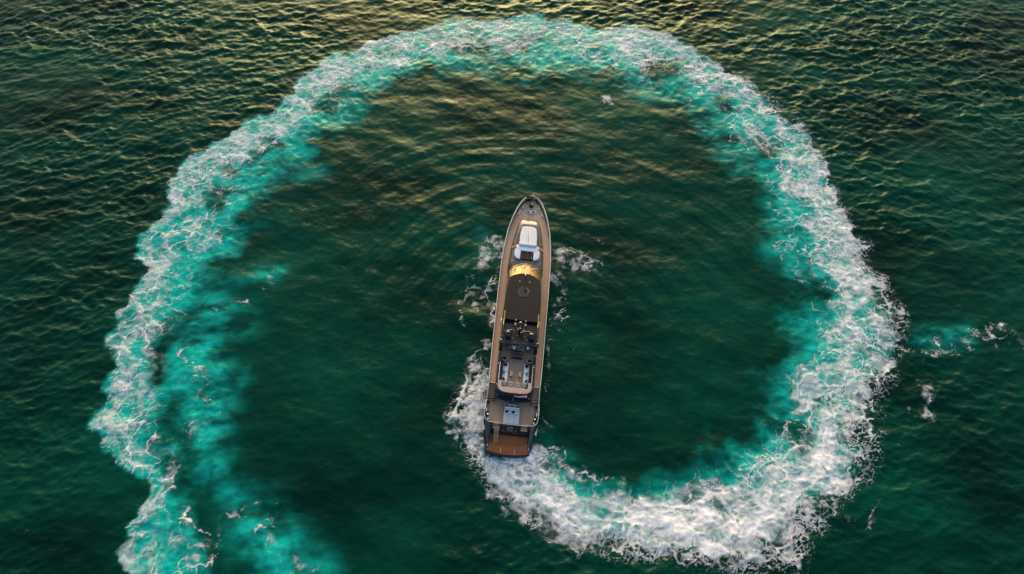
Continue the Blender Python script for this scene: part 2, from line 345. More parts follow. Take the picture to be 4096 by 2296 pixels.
def attr(me, name, val):
    a = me.attributes.new(name, 'FLOAT', 'POINT'); a.data.foreach_set('value', np.ascontiguousarray(val, np.float32).ravel())
def grid_mesh(name, V, F, atts, material):
    me = bpy.data.meshes.new(name); me.vertices.add(len(V)); me.vertices.foreach_set('co', np.ascontiguousarray(V, np.float32).ravel())
    me.loops.add(F.size); me.loops.foreach_set('vertex_index', F.astype(np.int32).ravel())
    me.polygons.add(len(F)); me.polygons.foreach_set('loop_start', np.arange(0, F.size, 4, dtype=np.int32))
    me.polygons.foreach_set('use_smooth', np.ones(len(F), bool))
    me.update(calc_edges=True); me.validate()
    for k, v in atts.items(): attr(me, k, v)
    me.materials.append(material)
    o = bpy.data.objects.new(name, me); COL.objects.link(o); return o

def sea_material():
    # diffuse body of scattering water under a Fresnel-weighted reflecting surface
    m, t, b = new_mat('sea_water'); L = t.links.new; t.nodes.remove(b)
    df = t.nodes.new('ShaderNodeBsdfDiffuse'); gl = t.nodes.new('ShaderNodeBsdfGlossy'); gl.inputs['Color'].default_value = (.74, .81, .54, 1); gl.inputs['Roughness'].default_value = .21
    fr = t.nodes.new('ShaderNodeFresnel'); fr.inputs['IOR'].default_value = 1.215; mx_ = t.nodes.new('ShaderNodeMixShader')
    L(fr.outputs[0], mx_.inputs[0]); L(df.outputs[0], mx_.inputs[1]); L(gl.outputs[0], mx_.inputs[2]); L(mx_.outputs[0], t.nodes['Material Output'].inputs['Surface'])
    def att(n):
        a = t.nodes.new('ShaderNodeAttribute'); a.attribute_name = n; return a.outputs['Fac']
    geo = t.nodes.new('ShaderNodeNewGeometry')
    def noise(scale, detail, stretch=(1, 1, 1), rot=0):
        mp = t.nodes.new('ShaderNodeMapping'); mp.inputs['Scale'].default_value = stretch; mp.inputs['Rotation'].default_value = (0, 0, R(rot))
        n = t.nodes.new('ShaderNodeTexNoise'); n.inputs['Scale'].default_value = scale; n.inputs['Detail'].default_value = detail
        L(geo.outputs['Position'], mp.inputs[0]); L(mp.outputs[0], n.inputs['Vector']); return n.outputs[0]
    def mixc(f, a, b_):
        x = t.nodes.new('ShaderNodeMix'); x.data_type = 'RGBA'
        L(f, x.inputs[0]) if not isinstance(f, float) else setattr(x.inputs[0], 'default_value', f)
        for s, v in ((6, a), (7, b_)):
            if isinstance(v, tuple): x.inputs[s].default_value = (*v, 1)
            else: L(v, x.inputs[s])
        return x.outputs[2]
    cr = t.nodes.new('ShaderNodeMapRange'); cr.inputs[1].default_value = .36; cr.inputs[2].default_value = .66; L(noise(.045, 5, (1, 1.3, 1)), cr.inputs[0])
    deep = mixc(cr.outputs[0], (.0002, .0180, .0120), (.0003, .056, .0330))
    c = mixc(att('aeration'), deep, (.006, .43, .345))
    c = mixc(att('milk'), c, (.30, .60, .55))
    L(c, df.inputs['Color'])
    def math_(op, a, v):
        x = t.nodes.new('ShaderNodeMath'); x.operation = op
        for i, s in enumerate((a, v)):
            if isinstance(s, (int, float)): x.inputs[i].default_value = s
            else: L(s, x.inputs[i])
        return x.outputs[0]
    rip = math_('ADD', math_('MULTIPLY', noise(2.6, 3, (.6, 1.3, 1), 8), .06), math_('MULTIPLY', noise(9.0, 2, (.5, 1.4, 1), -12), .012))
    bp = t.nodes.new('ShaderNodeBump'); bp.inputs['Distance'].default_value = 1.0
    L(att('ripple'), bp.inputs['Strength']); L(rip, bp.inputs['Height'])
    for nd in (df, gl, fr): L(bp.outputs[0], nd.inputs['Normal'])
    return m

def foam_material():
    m, t, b = new_mat('sea_foam'); L = t.links.new; set_spec(b, .75, 0, 1.33)
    a = t.nodes.new('ShaderNodeAttribute'); a.attribute_name = 'foam'
    geo = t.nodes.new('ShaderNodeNewGeometry'); n = t.nodes.new('ShaderNodeTexNoise'); n.inputs['Scale'].default_value = 5.0; n.inputs['Detail'].default_value = 4
    L(geo.outputs['Position'], n.inputs['Vector'])
    r = t.nodes.new('ShaderNodeValToRGB'); r.color_ramp.elements[0].color = (.83, .83, .82, 1); r.color_ramp.elements[1].color = (.95, .94, .92, 1)
    r.color_ramp.elements[0].position = .3; r.color_ramp.elements[1].position = .65
    L(n.outputs[0], r.inputs[0]); L(r.outputs[0], b.inputs['Base Color'])
    bp = t.nodes.new('ShaderNodeBump'); bp.inputs['Distance'].default_value = .25; bp.inputs['Strength'].default_value = .12; L(n.outputs[0], bp.inputs['Height']); L(bp.outputs[0], b.inputs['Normal'])
    mx = t.nodes.new('ShaderNodeMath'); mx.operation = 'MULTIPLY_ADD'; L(n.outputs[0], mx.inputs[0]); mx.inputs[1].default_value = .3; mx.inputs[2].default_value = -.13
    ad = t.nodes.new('ShaderNodeMath'); ad.operation = 'ADD'; L(a.outputs['Fac'], ad.inputs[0]); L(mx.outputs[0], ad.inputs[1])
    ml = t.nodes.new('ShaderNodeMath'); ml.operation = 'MULTIPLY'; ml.use_clamp = True
    s2 = t.nodes.new('ShaderNodeMath'); s2.operation = 'MULTIPLY'; s2.use_clamp = True; L(a.outputs['Fac'], s2.inputs[0]); s2.inputs[1].default_value = 6.0
    L(ad.outputs[0], ml.inputs[0]); L(s2.outputs[0], ml.inputs[1])
    L(ml.outputs[0], b.inputs['Alpha'])
    return m

# one sheet: fine where the picture looks, ever coarser out to the horizon
def axis(lo, hi, d0, d1, reach):
    p = [lo]
    while p[-1] < hi: p.append(p[-1] + d0 + (d1 - d0) * (p[-1] - lo) / (hi - lo))
    left, right, s, a, b_ = [], [], max(d0, d1), p[0], p[-1]
    while b_ < reach: s *= 1.22; b_ += s; right.append(b_)
    s = max(d0, d1)
    while a > -reach: s *= 1.22; a -= s; left.append(a)
    return np.array(left[::-1] + p + right)
ax = axis(-118, 118, .21, .21, 9000); ay = axis(6, 140, .16, .33, 9000)
SX, SY = np.meshgrid(ax, ay); nx, ny = len(ax), len(ay)
SZ = sea_height(SX, SY)
idx = np.arange(nx * ny, dtype=np.int32).reshape(ny, nx)
F = np.stack([idx[:-1, :-1], idx[:-1, 1:], idx[1:, 1:], idx[1:, :-1]], -1).reshape(-1, 4)
inb = (SX > GX0) & (SX < GX1 - .3) & (SY > GY0) & (SY < GY1 - .3)
lookup = lambda f: np.where(inb, bil(f, SX, SY, GX0, GY0, GD), 0)
calm_s = bil(calm_c, SX, SY, GX0 - 4, GY0 - 4, CD)
sea = grid_mesh('sea', np.stack([SX, SY, SZ], -1).reshape(-1, 3), F,
                {'aeration': lookup(teal), 'milk': lookup(milk), 'ripple': .75 - .20 * calm_s}, sea_material())
tag(sea, 'dark green sea with choppy waves and turquoise churned water', 'sea', kind='structure')

# the foam lies on it as its own lacy sheet, with a relief of its own
keep = foam > .035
kq = keep[:-1, :-1] | keep[1:, :-1] | keep[:-1, 1:] | keep[1:, 1:]
H, Wd = foam.shape
gi = np.arange(H * Wd, dtype=np.int64).reshape(H, Wd)
FQ = np.stack([gi[:-1, :-1], gi[:-1, 1:], gi[1:, 1:], gi[1:, :-1]], -1)[kq]
used = np.unique(FQ); remap = np.zeros(H * Wd, np.int32); remap[used] = np.arange(len(used))
fxv, fyv, fav = GX.ravel()[used], GY.ravel()[used], foam.ravel()[used]
relief = .05 + .05 * dens.ravel()[used] + .05 * dens.ravel()[used] * streak.ravel()[used] + .02 * fav * speck.ravel()[used]
fzv = sea_height(fxv, fyv) + relief
wake = grid_mesh('wake_foam', np.stack([fxv, fyv, fzv], -1), remap[FQ], {'foam': fav}, foam_material())
tag(wake, 'white lacy foam of the circular wake and bow wave floating on green sea', 'foam', kind='stuff')
print('foam quads', len(FQ), 'sea quads', len(F))

# spray thrown out from the port quarter
rng = np.random.default_rng(5); 
jets = [(ground_px([(1222, 1046)])[0], ground_px([(1132, 1050)])[0], .9), (ground_px([(1222, 1078)])[0], ground_px([(1122, 1090)])[0], .7), (ground_px([(1215, 1000)])[0], ground_px([(1170, 1010)])[0], .6)]
vv, ff = [], []
for a, b, hh in jets:
    for k in range(700):
        t = rng.random() ** .8; p = a + (b - a) * t; sp = .9 * (1 - t) + .15
        x, y = p + rng.normal(0, sp * .5, 2); z = abs(rng.normal(0, .35)) * hh * (1.2 - t) + .08; r_ = .02 + .05 * rng.random() ** 2
        n = len(vv); vv += [(x - r_, y, z), (x + r_, y, z), (x, y - r_, z), (x, y + r_, z), (x, y, z - r_), (x, y, z + r_ * 1.3)]
        ff += [(n + i, n + j, n + k2) for i, j, k2 in ((0, 2, 5), (2, 1, 5), (1, 3, 5), (3, 0, 5), (2, 0, 4), (1, 2, 4), (3, 1, 4), (0, 3, 4))]
me = bpy.data.meshes.new('spray'); me.from_pydata(vv, [], ff); me.materials.append(mat('spray_water', (.85, .86, .86), .4, 0, .04, 4))
sp = bpy.data.objects.new('spray', me); COL.objects.link(sp)
tag(sp, 'white spray thrown out sideways from the left quarter of the hull', 'spray', kind='stuff')
# ================================================================== MESH HELPERS
class MB:
    """collects shapes; build() links them as ONE mesh object"""
    def __init__(s): s.v = []; s.f = []; s.sm = []
    def add(s, vs_, fs, smooth=False):
        n = len(s.v); s.v += [tuple(p) for p in vs_]; s.f += [tuple(i + n for i in f) for f in fs]; s.sm += [smooth] * len(fs); return s
    def box(s, c, d, rz=0.0, taper=1.0):
        hx, hy, hz = d[0] / 2, d[1] / 2, d[2] / 2; co, si = math.cos(rz), math.sin(rz); vv = []
        for z in (-hz, hz):
            k = taper if z > 0 else 1.0
            for x, y in ((-hx, -hy), (hx, -hy), (hx, hy), (-hx, hy)):
                vv.append((c[0] + (x * co - y * si) * k, c[1] + (x * si + y * co) * k, c[2] + z))
        return s.add(vv, [(3, 2, 1, 0), (4, 5, 6, 7), (0, 1, 5, 4), (1, 2, 6, 5), (2, 3, 7, 6), (3, 0, 4, 7)])
    def prism(s, pts, z0, z1, z1f=None, smooth=False):
        """outline (counter-clockwise) between two heights"""
        n = len(pts); vv = [(x, y, z0) for x, y in pts] + [(x, y, z1 if z1f is None else z1f(x, y)) for x, y in pts]
        s.add(vv, [tuple(range(n - 1, -1, -1)), tuple(range(n, 2 * n))])
        return s.add(vv, [(i, (i + 1) % n, n + (i + 1) % n, n + i) for i in range(n)], smooth)
    def pad(s, pts, z0, z1, r=0.05):
        """cushion: an outline whose top edge is rounded in"""
        c = np.mean(np.array(pts), 0); rings = []
        for ins, z in ((.3, z0), (0, z0 + r * .8), (0, z1 - r), (.3, z1 - r * .3), (1.0, z1), (3.0, z1 + r * .12)):
            q = []
            for x, y in pts:
                d = math.hypot(x - c[0], y - c[1]); k = max(0.0, 1 - ins * r / max(d, 1e-6)); q.append((c[0] + (x - c[0]) * k, c[1] + (y - c[1]) * k, z))
            rings.append(q)
        return s.loft(rings, True, True)
    def loft(s, rings, closed=True, cap=False, smooth=True):
        n = len(rings[0]); vv = [p for r_ in rings for p in r_]; fs = []
        for j in range(len(rings) - 1):
            for i in range(n if closed else n - 1):
                k = (i + 1) % n; fs.append((j * n + i, j * n + k, (j + 1) * n + k, (j + 1) * n + i))
        s.add(vv, fs, smooth)
        if cap: s.add(rings[0], [tuple(range(n - 1, -1, -1))], smooth); s.add(rings[-1], [tuple(range(n))], smooth)
        return s
    def tube(s, path, r, n=8, cap=True):
        path = [Vector(p) for p in path]; rings = []; rr = r if isinstance(r, (list, tuple)) else [r] * len(path)
        for i, p in enumerate(path):
            d = (path[min(i + 1, len(path) - 1)] - path[max(i - 1, 0)]).normalized()
            a = d.orthogonal().normalized() if i == 0 or abs(d.dot(a)) > .99 else (a - d * a.dot(d)).normalized()
            b = d.cross(a)
            rings.append([tuple(p + (a * math.cos(t) + b * math.sin(t)) * rr[i]) for t in [2 * math.pi * k / n for k in range(n)]])
        return s.loft(rings, True, cap)
    def lathe(s, c, prof, n=16, sx=1.0, sy=1.0, a0=0.0, a1=2 * math.pi):
        """profile of (radius, height) turned round a vertical axis"""
        full = abs(a1 - a0 - 2 * math.pi) < 1e-6; m = n if full else n + 1
        rings = [[(c[0] + r_ * sx * math.cos(a0 + (a1 - a0) * k / n), c[1] + r_ * sy * math.sin(a0 + (a1 - a0) * k / n), c[2] + z) for k in range(m)] for r_, z in prof]
        return s.loft(rings, full, False)
    def ball(s, c, r, n=12, m=8):
        return s.lathe(c, [(max(1e-4, r * math.sin(math.pi * i / m)), -r * math.cos(math.pi * i / m)) for i in range(m + 1)], n)
    def mesh(s, name, material, recalc=True):
        me = bpy.data.meshes.new(name); me.from_pydata(s.v, [], s.f)
        me.polygons.foreach_set('use_smooth', s.sm)
        if recalc:
            bm = bmesh.new(); bm.from_mesh(me); bmesh.ops.remove_doubles(bm, verts=bm.verts, dist=1e-5); bmesh.ops.recalc_face_normals(bm, faces=bm.faces); bm.to_mesh(me); bm.free()
        me.materials.append(material); me.update(); return me
    def build(s, name, material, parent=None, recalc=True):
        return link(name, s.mesh(name, material, recalc), parent)

def link(name, me, parent=None):
    o = bpy.data.objects.new(name, me); COL.objects.link(o)
    if parent is not None: o.parent = parent
    return o
def copy_tree(o, parent=None):
    c = o.copy(); COL.objects.link(c); c.parent = parent
    for ch in list(o.children): copy_tree(ch, c)
    return c
def rrect(w, d, r, cx=0, cy=0, n=4):
    out = []
    for sx, sy, a in ((1, 1, 0), (-1, 1, 90), (-1, -1, 180), (1, -1, 270)):
        for k in range(n + 1):
            t = R(a + 90 * k / n); out.append((cx + sx * (w / 2 - r) + r * math.cos(t), cy + sy * (d / 2 - r) + r * math.sin(t)))
    return out
def interp(x, xs, ys): return float(np.interp(x, xs, ys))

# ------------------------------------------------------------------ materials of the yacht and the people
def teak(name, col, dark, width=.11, grey=None):
    """planked teak: caulk lines run fore and aft, each strip its own tone, long grain"""
    m, t, b = new_mat(name); set_spec(b, .65); b.inputs['Specular IOR Level'].default_value = .25; L = t.links.new
    tc = t.nodes.new('ShaderNodeTexCoord'); sp = t.nodes.new('ShaderNodeSeparateXYZ'); L(tc.outputs['Object'], sp.inputs[0])
    def M(op, a, c=0.0):
        n = t.nodes.new('ShaderNodeMath'); n.operation = op
        for i, q in enumerate((a, c)):
            if isinstance(q, (int, float)): n.inputs[i].default_value = q
            else: L(q, n.inputs[i])
        return n.outputs[0]
    u = M('DIVIDE', sp.outputs[0], width); fr = M('FRACT', u); fl = M('FLOOR', u)
    wn = t.nodes.new('ShaderNodeTexWhiteNoise'); wn.noise_dimensions = '1D'; L(fl, wn.inputs['W'])
    gr = t.nodes.new('ShaderNodeTexNoise'); gr.inputs['Scale'].default_value = 6; gr.inputs['Detail'].default_value = 4
    mp = t.nodes.new('ShaderNodeMapping'); mp.inputs['Scale'].default_value = (6, .5, 1); L(tc.outputs['Object'], mp.inputs[0]); L(mp.outputs[0], gr.inputs['Vector'])
    big = t.nodes.new('ShaderNodeTexNoise'); big.inputs['Scale'].default_value = .5; big.inputs['Detail'].default_value = 3; L(tc.outputs['Object'], big.inputs['Vector'])
    tone = M('ADD', M('MULTIPLY', wn.outputs[0], .45), M('ADD', M('MULTIPLY', gr.outputs[0], .5), M('MULTIPLY', M('SUBTRACT', big.outputs[0], .5), .8)))
    rp = t.nodes.new('ShaderNodeValToRGB'); rp.color_ramp.elements[0].position = .15; rp.color_ramp.elements[1].position = .85
    rp.color_ramp.elements[0].color = (*dark, 1); rp.color_ramp.elements[1].color = (*col, 1); L(tone, rp.inputs[0])
    mx = t.nodes.new('ShaderNodeMix'); mx.data_type = 'RGBA'; mx.inputs[7].default_value = (*[c * .45 for c in dark], 1)
    L(M('LESS_THAN', fr, .09), mx.inputs[0]); L(rp.outputs[0], mx.inputs[6]); L(mx.outputs[2], b.inputs['Base Color'])
    return m
MT = dict(
    hull=mat('black_hull_paint', (.010, .011, .013), .12, 0, .15, .6, coat=.6),
    navy=mat('navy_paint', (.019, .024, .034), .45, 0, .15, 1.2, spec=.3),
    navy_seat=mat('navy_upholstery', (.012, .014, .024), .8, 0, .2, 5),
    roof=mat('dark_brown_roof_paint', (.026, .021, .018), .6, 0, .14, .8, spec=.15),
    coach=mat('taupe_coachroof_paint', (.12, .10, .072), .25, .55, .08, .7, coat=.5),
    cream=mat('cream_paint', (.62, .54, .42), .4, 0, .06, 2),
    trim=mat('varnished_wood_trim', (.22, .10, .035), .25, 0, .25, 9, coat=.5),
    teak=teak('teak_deck', (.63, .43, .285), (.47, .305, .195)),
    teak_fore=teak('weathered_teak_deck', (.63, .45, .31), (.47, .32, .21)),
    redteak=mat('wet_red_teak', (.40, .122, .028), .35, 0, .45, 4, stretch=(3, .35, 1)),
    paleteak=mat('pale_teak_counter', (.56, .39, .29), .45, 0, .14, 5, stretch=(5, 1, 1)),
    steptan=mat('tan_step_tread', (.50, .36, .20), .5, 0, .2, 5),
    white=mat('white_cushion', (.82, .81, .80), .85, 0, .05, 4, .15),
    bluewhite=mat('pale_blue_cushion', (.70, .73, .78), .85, 0, .05, 4, .15),
    black=mat('black_fabric', (.008, .008, .009), .85, 0, .2, 8),
    blackmetal=mat('black_metal', (.012, .012, .013), .35, .2, .2, 5),
    teal=mat('turquoise_fabric', (.015, .26, .30), .8, 0, .15, 6),
    chrome=mat('polished_steel', (.78, .78, .80), .12, 1, .05, 5),
    brass=mat('brass', (.52, .36, .13), .28, .9, .12, 5),
    goldglass=mat('gold_mirror_glass', (.125, .082, .040), .3, 1, .35, .9),
    darkglass=mat('dark_glass', (.01, .012, .014), .05, 0, .1, 1, coat=.8),
    lamp=mat('white_lamp_dome', (.85, .85, .83), .3, 0, .03, 3),
    rail=mat('cream_rail', (.74, .68, .58), .3, 0, .05, 3),
    dome=mat('black_radome', (.012, .013, .014), .30, 0, .2, 1.5, coat=.4),
    tealpaint=mat('turquoise_emblem', (.10, .42, .38), .4, .2, .2, 5),
    emblem=mat('dark_grey_emblem', (.05, .052, .055), .6, 0, .15, 5),
    gold=mat('gold_lettering', (.55, .38, .20), .35, .6, .1, 5),
    red=mat('red_flag_cloth', (.62, .02, .02), .8, 0, .1, 6),
    flagwhite=mat('white_flag_cloth', (.72, .70, .68), .8, 0, .06, 6),
    flagblue=mat('blue_flag_cloth', (.03, .06, .16), .8, 0, .1, 6),
    skin=mat('skin', (.36, .20, .12), .55, 0, .1, 9),
    hairdark=mat('dark_hair', (.018, .011, .008), .55, 0, .3, 30),
    hairblond=mat('blond_hair', (.36, .19, .07), .5, 0, .3, 30),
    shirt=mat('white_shirt_cloth', (.74, .78, .86), .85, 0, .06, 9, .2),
    shorts=mat('black_shorts_cloth', (.010, .011, .016), .85, 0, .2, 9),
    jacket=mat('black_jacket_cloth', (.012, .011, .011), .8, 0, .2, 9, .2),
    browncloth=mat('brown_dress_cloth', (.11, .055, .025), .8, 0, .2, 9, .2),
    tabletop=mat('cream_tabletop', (.50, .48, .38), .35, 0, .08, 3),
    greypad=mat('grey_upholstery', (.64, .65, .66), .85, 0, .06, 4, .15),
)

# ------------------------------------------------------------------ the yacht's frame: heading 5 degrees to the right, heeling to starboard in the turn
YM = Matrix.Translation((-0.70, 30.19, 0.0)) @ Matrix.Rotation(R(-5.0), 4, 'Z') @ Matrix.Rotation(R(4.5), 4, 'Y')
def put(o, loc, rz=0.0):
    """set a thing down on the yacht (yacht coordinates: x to starboard, y ahead from the stern, z up from the waterline)"""
    o.matrix_world = YM @ Matrix.Translation(loc) @ Matrix.Rotation(rz, 4, 'Z'); return o
def empty(name):
    o = bpy.data.objects.new(name, None); o.empty_display_size = .3; COL.objects.link(o); return o
# ================================================================== THE YACHT
yacht = empty('motor_yacht'); yacht.matrix_world = YM
tag(yacht, 'long dark motor yacht with teak decks, black hull and gold windscreen', 'yacht')
YR = [3.0, 5.0, 8.6, 11, 15, 17, 24, 29, 32.1, 35, 37.5, 39.0, 40.2, 41.0, 41.5, 41.92]
XR = [3.60, 3.64, 3.50, 3.56, 3.63, 3.64, 3.72, 3.72, 3.57, 3.25, 2.73, 2.28, 1.80, 1.32, .86, 0.0]
def br(y): return interp(y, YR, XR)                                   # half breadth at the rail
def deck_z(y): return 3.0 + .6 * max(0.0, (y - 22) / 20.0) ** 1.4
def rail_z(y): return interp(y, [0, 6.6, 9.0, 16, 26, 34, 39, 42], [2.38, 2.38, 3.30, 3.34, 3.50, 3.85, 4.10, 4.28])

# --- hull: plan curves at seven levels, each running from the quarter round to the stem
def bowcurve(s, full=.55):
    return 1.0 if s < full else math.sqrt(max(0.0, 1 - ((s - full) / (1 - full)) ** 2.3))
levels = []
S = [0, .01, .025, .045, .07, .10, .14, .18, .24, .32, .40, .48, .55, .62, .69, .75, .80, .85, .89, .925, .955, .98, .993, 1.0]
for fr in (1.0, .80, .55, .30, .10, -.12, -.40):
    pts = []
    ystem = 41.92 - (1 - max(fr, 0)) * 2.6 + min(0, fr) * 6
    ystern = 3.72 if fr > .95 else interp(fr, [-.4, .10, .30, .55, .80, 1], [.8, .9, 1.5, 2.35, 3.1, 3.72])
    for s_ in S:
        y = ystern + s_ * (ystem - ystern)
        full = br(min(41.92, 41.92 - (ystem - y) * 1.0)) if s_ > .5 else br(max(y, 5.0))
        x = full * interp(fr, [-.4, -.12, .10, .30, .55, .80, 1], [.45, .80, .90, .95, .985, 1.0, 1.0])
        if s_ > .55: x *= 1 - (1 - max(fr, 0)) * .38 * ((s_ - .55) / .45) ** 1.2
        q = min(1.0, (y - ystern) / .95); x = 2.62 + (x - 2.62) * math.sqrt(max(0, 1 - (1 - q) ** 2)) if q < 1 and fr > -.2 else x
        z = rail_z(y) * fr if fr > 0 else 2.4 * fr
        pts.append((x, y, z))
    levels.append(pts)
mb = MB()
for sg in (-1, 1):
    mb.loft([[(sg * x, y, z) for x, y, z in lv] for lv in levels], False)
hull = mb.build('hull', MT['hull'], yacht)
mb = MB()                                                            # raked transom and the recess walls beside it
ZN = 1.62; yt = lambda z: 2.95 + .75 * (z - .42) / 1.88
for x0, x1, zt in ((-2.6, -2.31, 2.30), (-2.31, -1.41, ZN), (-1.41, 1.41, 2.30), (1.41, 2.31, ZN), (2.31, 2.6, 2.30)):
    mb.add([(x0, yt(.42), .42), (x1, yt(.42), .42), (x1, yt(zt), zt), (x0, yt(zt), zt)], [(0, 1, 2, 3)])
for x in (-2.31, -1.41, 1.41, 2.31): mb.add([(x, yt(ZN), ZN), (x, yt(2.3), 2.3), (x, 3.97, 2.34), (x, 3.97, ZN)], [(0, 1, 2, 3)])
for sg in (-1, 1):
    e = [(sg * 2.62, lv[0][1], lv[0][2]) for lv in levels[:5]]
    mb.add(e + [(sg * 2.62, 2.98, .2), (sg * 2.62, 3.74, 2.34)], [(0, 1, 2, 3, 4, 5, 6)])
transom = mb.build('transom', MT['hull'], yacht)
# bulwark lining and cap rail follow the sheer
ys = np.concatenate([np.arange(5.4, 36, .8), np.arange(36, 41.3, .35), [41.5, 41.7, 41.84]])
mb = MB(); cap = MB()
for sg in (-1, 1):
    a = [(sg * max(0, br(y) - .10), y - (.0 if y < 40 else .12), rail_z(y) - .01) for y in ys]; b = [(sg * max(0, br(y) - .14), y - (.0 if y < 40 else .14), (deck_z(y) if y > 9 else 1.6)) for y in ys]
    mb.loft([a, b], False)
    ring = []
    for y in ys:
        x = br(y); w = .075 if y < 38 else .11; z = rail_z(y)
        ring.append([(sg * (x - w), y, z - .03), (sg * (x + .03), y, z - .03), (sg * (x + .03), y, z + .045), (sg * (x - w), y, z + .045)])
    cap.loft(ring, True, True, False)
mb.build('bulwark_lining', MT['cream'], yacht)
cap.box((0, 41.86, rail_z(41.9)), (.5, .16, .08))
cap.build('cap_rail', MT['rail'], yacht)
# tan fairlead plates outside the bow, three a side
for sg in (-1, 1):
    for y in (38.9, 37.2, 35.1):
        y2 = y - .75; MB().loft([[(sg * (br(yy) - .03), yy, rail_z(yy) - .42), (sg * (br(yy) + .10), yy, rail_z(yy) - .42), (sg * (br(yy) + .10), yy, rail_z(yy) - .32), (sg * (br(yy) - .03), yy, rail_z(yy) - .32)] for yy in (y, y - .4, y2)], True, True, False).build('fairlead_plate', MT['rail'], yacht)

# --- decks
def deck_sheet(name, y0, y1, hw, z, material, step=.6):
    n = max(2, int((y1 - y0) / step)); m_ = MB()
    m_.loft([[(-hw(y), y, z(y)), (-hw(y) * .33, y, z(y)), (hw(y) * .33, y, z(y)), (hw(y), y, z(y))] for y in np.linspace(y0, y1, n)], False, False, False)
    return m_.build(name, material, yacht)
deck_sheet('side_deck', 9.12, 31.0, lambda y: br(y) - .11, deck_z, MT['teak'])
deck_sheet('foredeck', 31.0, 41.75, lambda y: max(.02, br(y + .1) - .13), lambda y: deck_z(y), MT['teak_fore'], .3)
deck_sheet('cockpit_deck', 7.55, 9.12, lambda y: 2.36, lambda y: 3.0, MT['teak'])
deck_sheet('aft_deck', 3.72, 9.3, lambda y: interp(y, [3.72, 4.3, 5], [3.2, 3.5, 3.52]), lambda y: 1.6, MT['teak'])

# --- coachroof ahead of the wheelhouse, polished taupe, front sloping down
CR = [(37.35, .0), (37.35, .95), (37.15, 1.3), (36.7, 1.56), (35.5, 1.84), (34, 2.12), (32.4, 2.36), (31, 2.48), (29, 2.58), (27.3, 2.64)]
def side(c): return [(x, y) for y, x in c] + [(-x, y) for y, x in reversed(c) if x > 0]
base = [(x, y, deck_z(y) + .002) for x, y in side(CR)]
mid = [(x * .985, y - .03, deck_z(y) + .30) for x, y in side(CR)]
top = [(x * .93, y - .14, min(deck_z(y) + .46, 3.92)) for x, y in side(CR)]
top2 = [(x * (.80 if y < 36 else .88), y - 1.35 if y > 36.5 else y - (.75 if y > 35 else .1), 3.97) for x, y in side(CR)]
mb = MB(); mb.loft([base, mid, top, top2], True); mb.add(top2, [tuple(range(len(top2)))], False)
mb.build('coachroof', MT['coach'], yacht)
mb = MB()
tr = [(x * 1.012, y + .02, deck_z(y) + .03) for x, y in side(CR)]
mb.tube(tr + [tr[0]], .035, 6, False); mb.build('coachroof_trim', MT['trim'], yacht)
for sg in (-1, 1):                                                    # panel seams
    MB().tube([(sg * 1.12, 36.4, 3.975), (sg * 1.45, 33.8, 3.985), (sg * 1.62, 32.2, 3.985)], .012, 4).build('panel_seam', MT['blackmetal'], yacht)
# steps in the coachroof flanks, either side of the sunpad
for sg in (-1, 1):
    st = MB(); st.add([(sg * 1.70, 31.42, 4.0), (sg * 1.70, 32.02, 4.0), (sg * 1.95, 32.02, 3.99), (sg * 1.95, 31.42, 3.99), (sg * 2.43, 31.42, 3.60), (sg * 2.43, 32.02, 3.60)], [(0, 1, 2, 3), (3, 2, 5, 4)]); st = st.build('step_recess', MT['blackmetal'], yacht)
    for k in range(3):
        MB().box((sg * (1.80 + .235 * k), 31.66, (4.02, 3.93, 3.75)[k]), (.20, .46, .06)).build('tread', MT['teak'], st)
# fixed low table between the seats, with six lamps
tb = MB(); tb.box((0, 30.1, 4.08), (1.86, 1.46, .14)); tb.box((0, 30.1, 4.0), (1.5, 1.1, .1)); tb = tb.build('foredeck_table', MT['roof'], yacht)
lampm = MB().lathe((0, 0, 0), [(.055, -.02), (.055, .01), (.035, .035), (.001, .045)], 8).mesh('deck_lamp', MT['lamp'])
def deck_lamp(x, y, z, parent=yacht, k=1.0):
    o = link('deck_lamp', lampm, parent); o.location = (x, y, z); o.scale = (k, k, k); return o
for x, y in ((-.75, 30.55), (0, 30.6), (.72, 30.5), (-.78, 29.65), (0, 29.6), (.72, 29.7)): deck_lamp(x, y, 4.17, tb, .8)
for sg in (-1, 1):
    deck_lamp(sg * 2.02, 32.6, 3.98); deck_lamp(sg * 2.06, 28.95, 3.99, k=1.2); deck_lamp(sg * 2.38, 28.1, 3.95)
# plinths under the seats
MB().pad(rrect(2.7, 3.5, .5, 0, 33.85), 3.95, 4.03, .03).build('sunpad_plinth', MT['coach'], yacht)

# --- wheelhouse
WB = [(28.60, 0), (28.50, .70), (28.18, 1.35), (27.75, 1.95), (27.2, 2.42)]       # foot of the windscreen
WT = [(25.98, 0), (25.92, .62), (25.72, 1.22), (25.42, 1.78), (25.0, 2.22)]       # head of the windscreen
ROOF = WT + [(23.5, 2.40), (21.5, 2.52), (19.5, 2.58), (18.08, 2.60)]
roofo = side(ROOF)
mb = MB()
lo = [(x * 1.0, y, 5.16) for x, y in roofo]; a1 = [(x * 1.012, y + .03, 5.24) for x, y in roofo]; a2 = [(x * .985, y - .02, 5.31) for x, y in roofo]; a3 = [(x * .8, y * .96 + .87, 5.37) for x, y in roofo]
mb.loft([lo, a1, a2], True); mb.add(a2, [tuple(range(len(a2)))]); mb.add(lo, [tuple(range(len(lo)))])
roof = mb.build('wheelhouse_roof', MT['roof'], yacht)
MB().tube([(x * 1.005, y + .05, 5.27) for y, x in reversed([(a, -b) for a, b in WT])][::1] + [(x * 1.005, y + .05, 5.27) for y, x in WT[1:]], .05, 6).build('brow_trim', MT['brass'], roof)
mb = MB()                                                             # side walls with dark glass
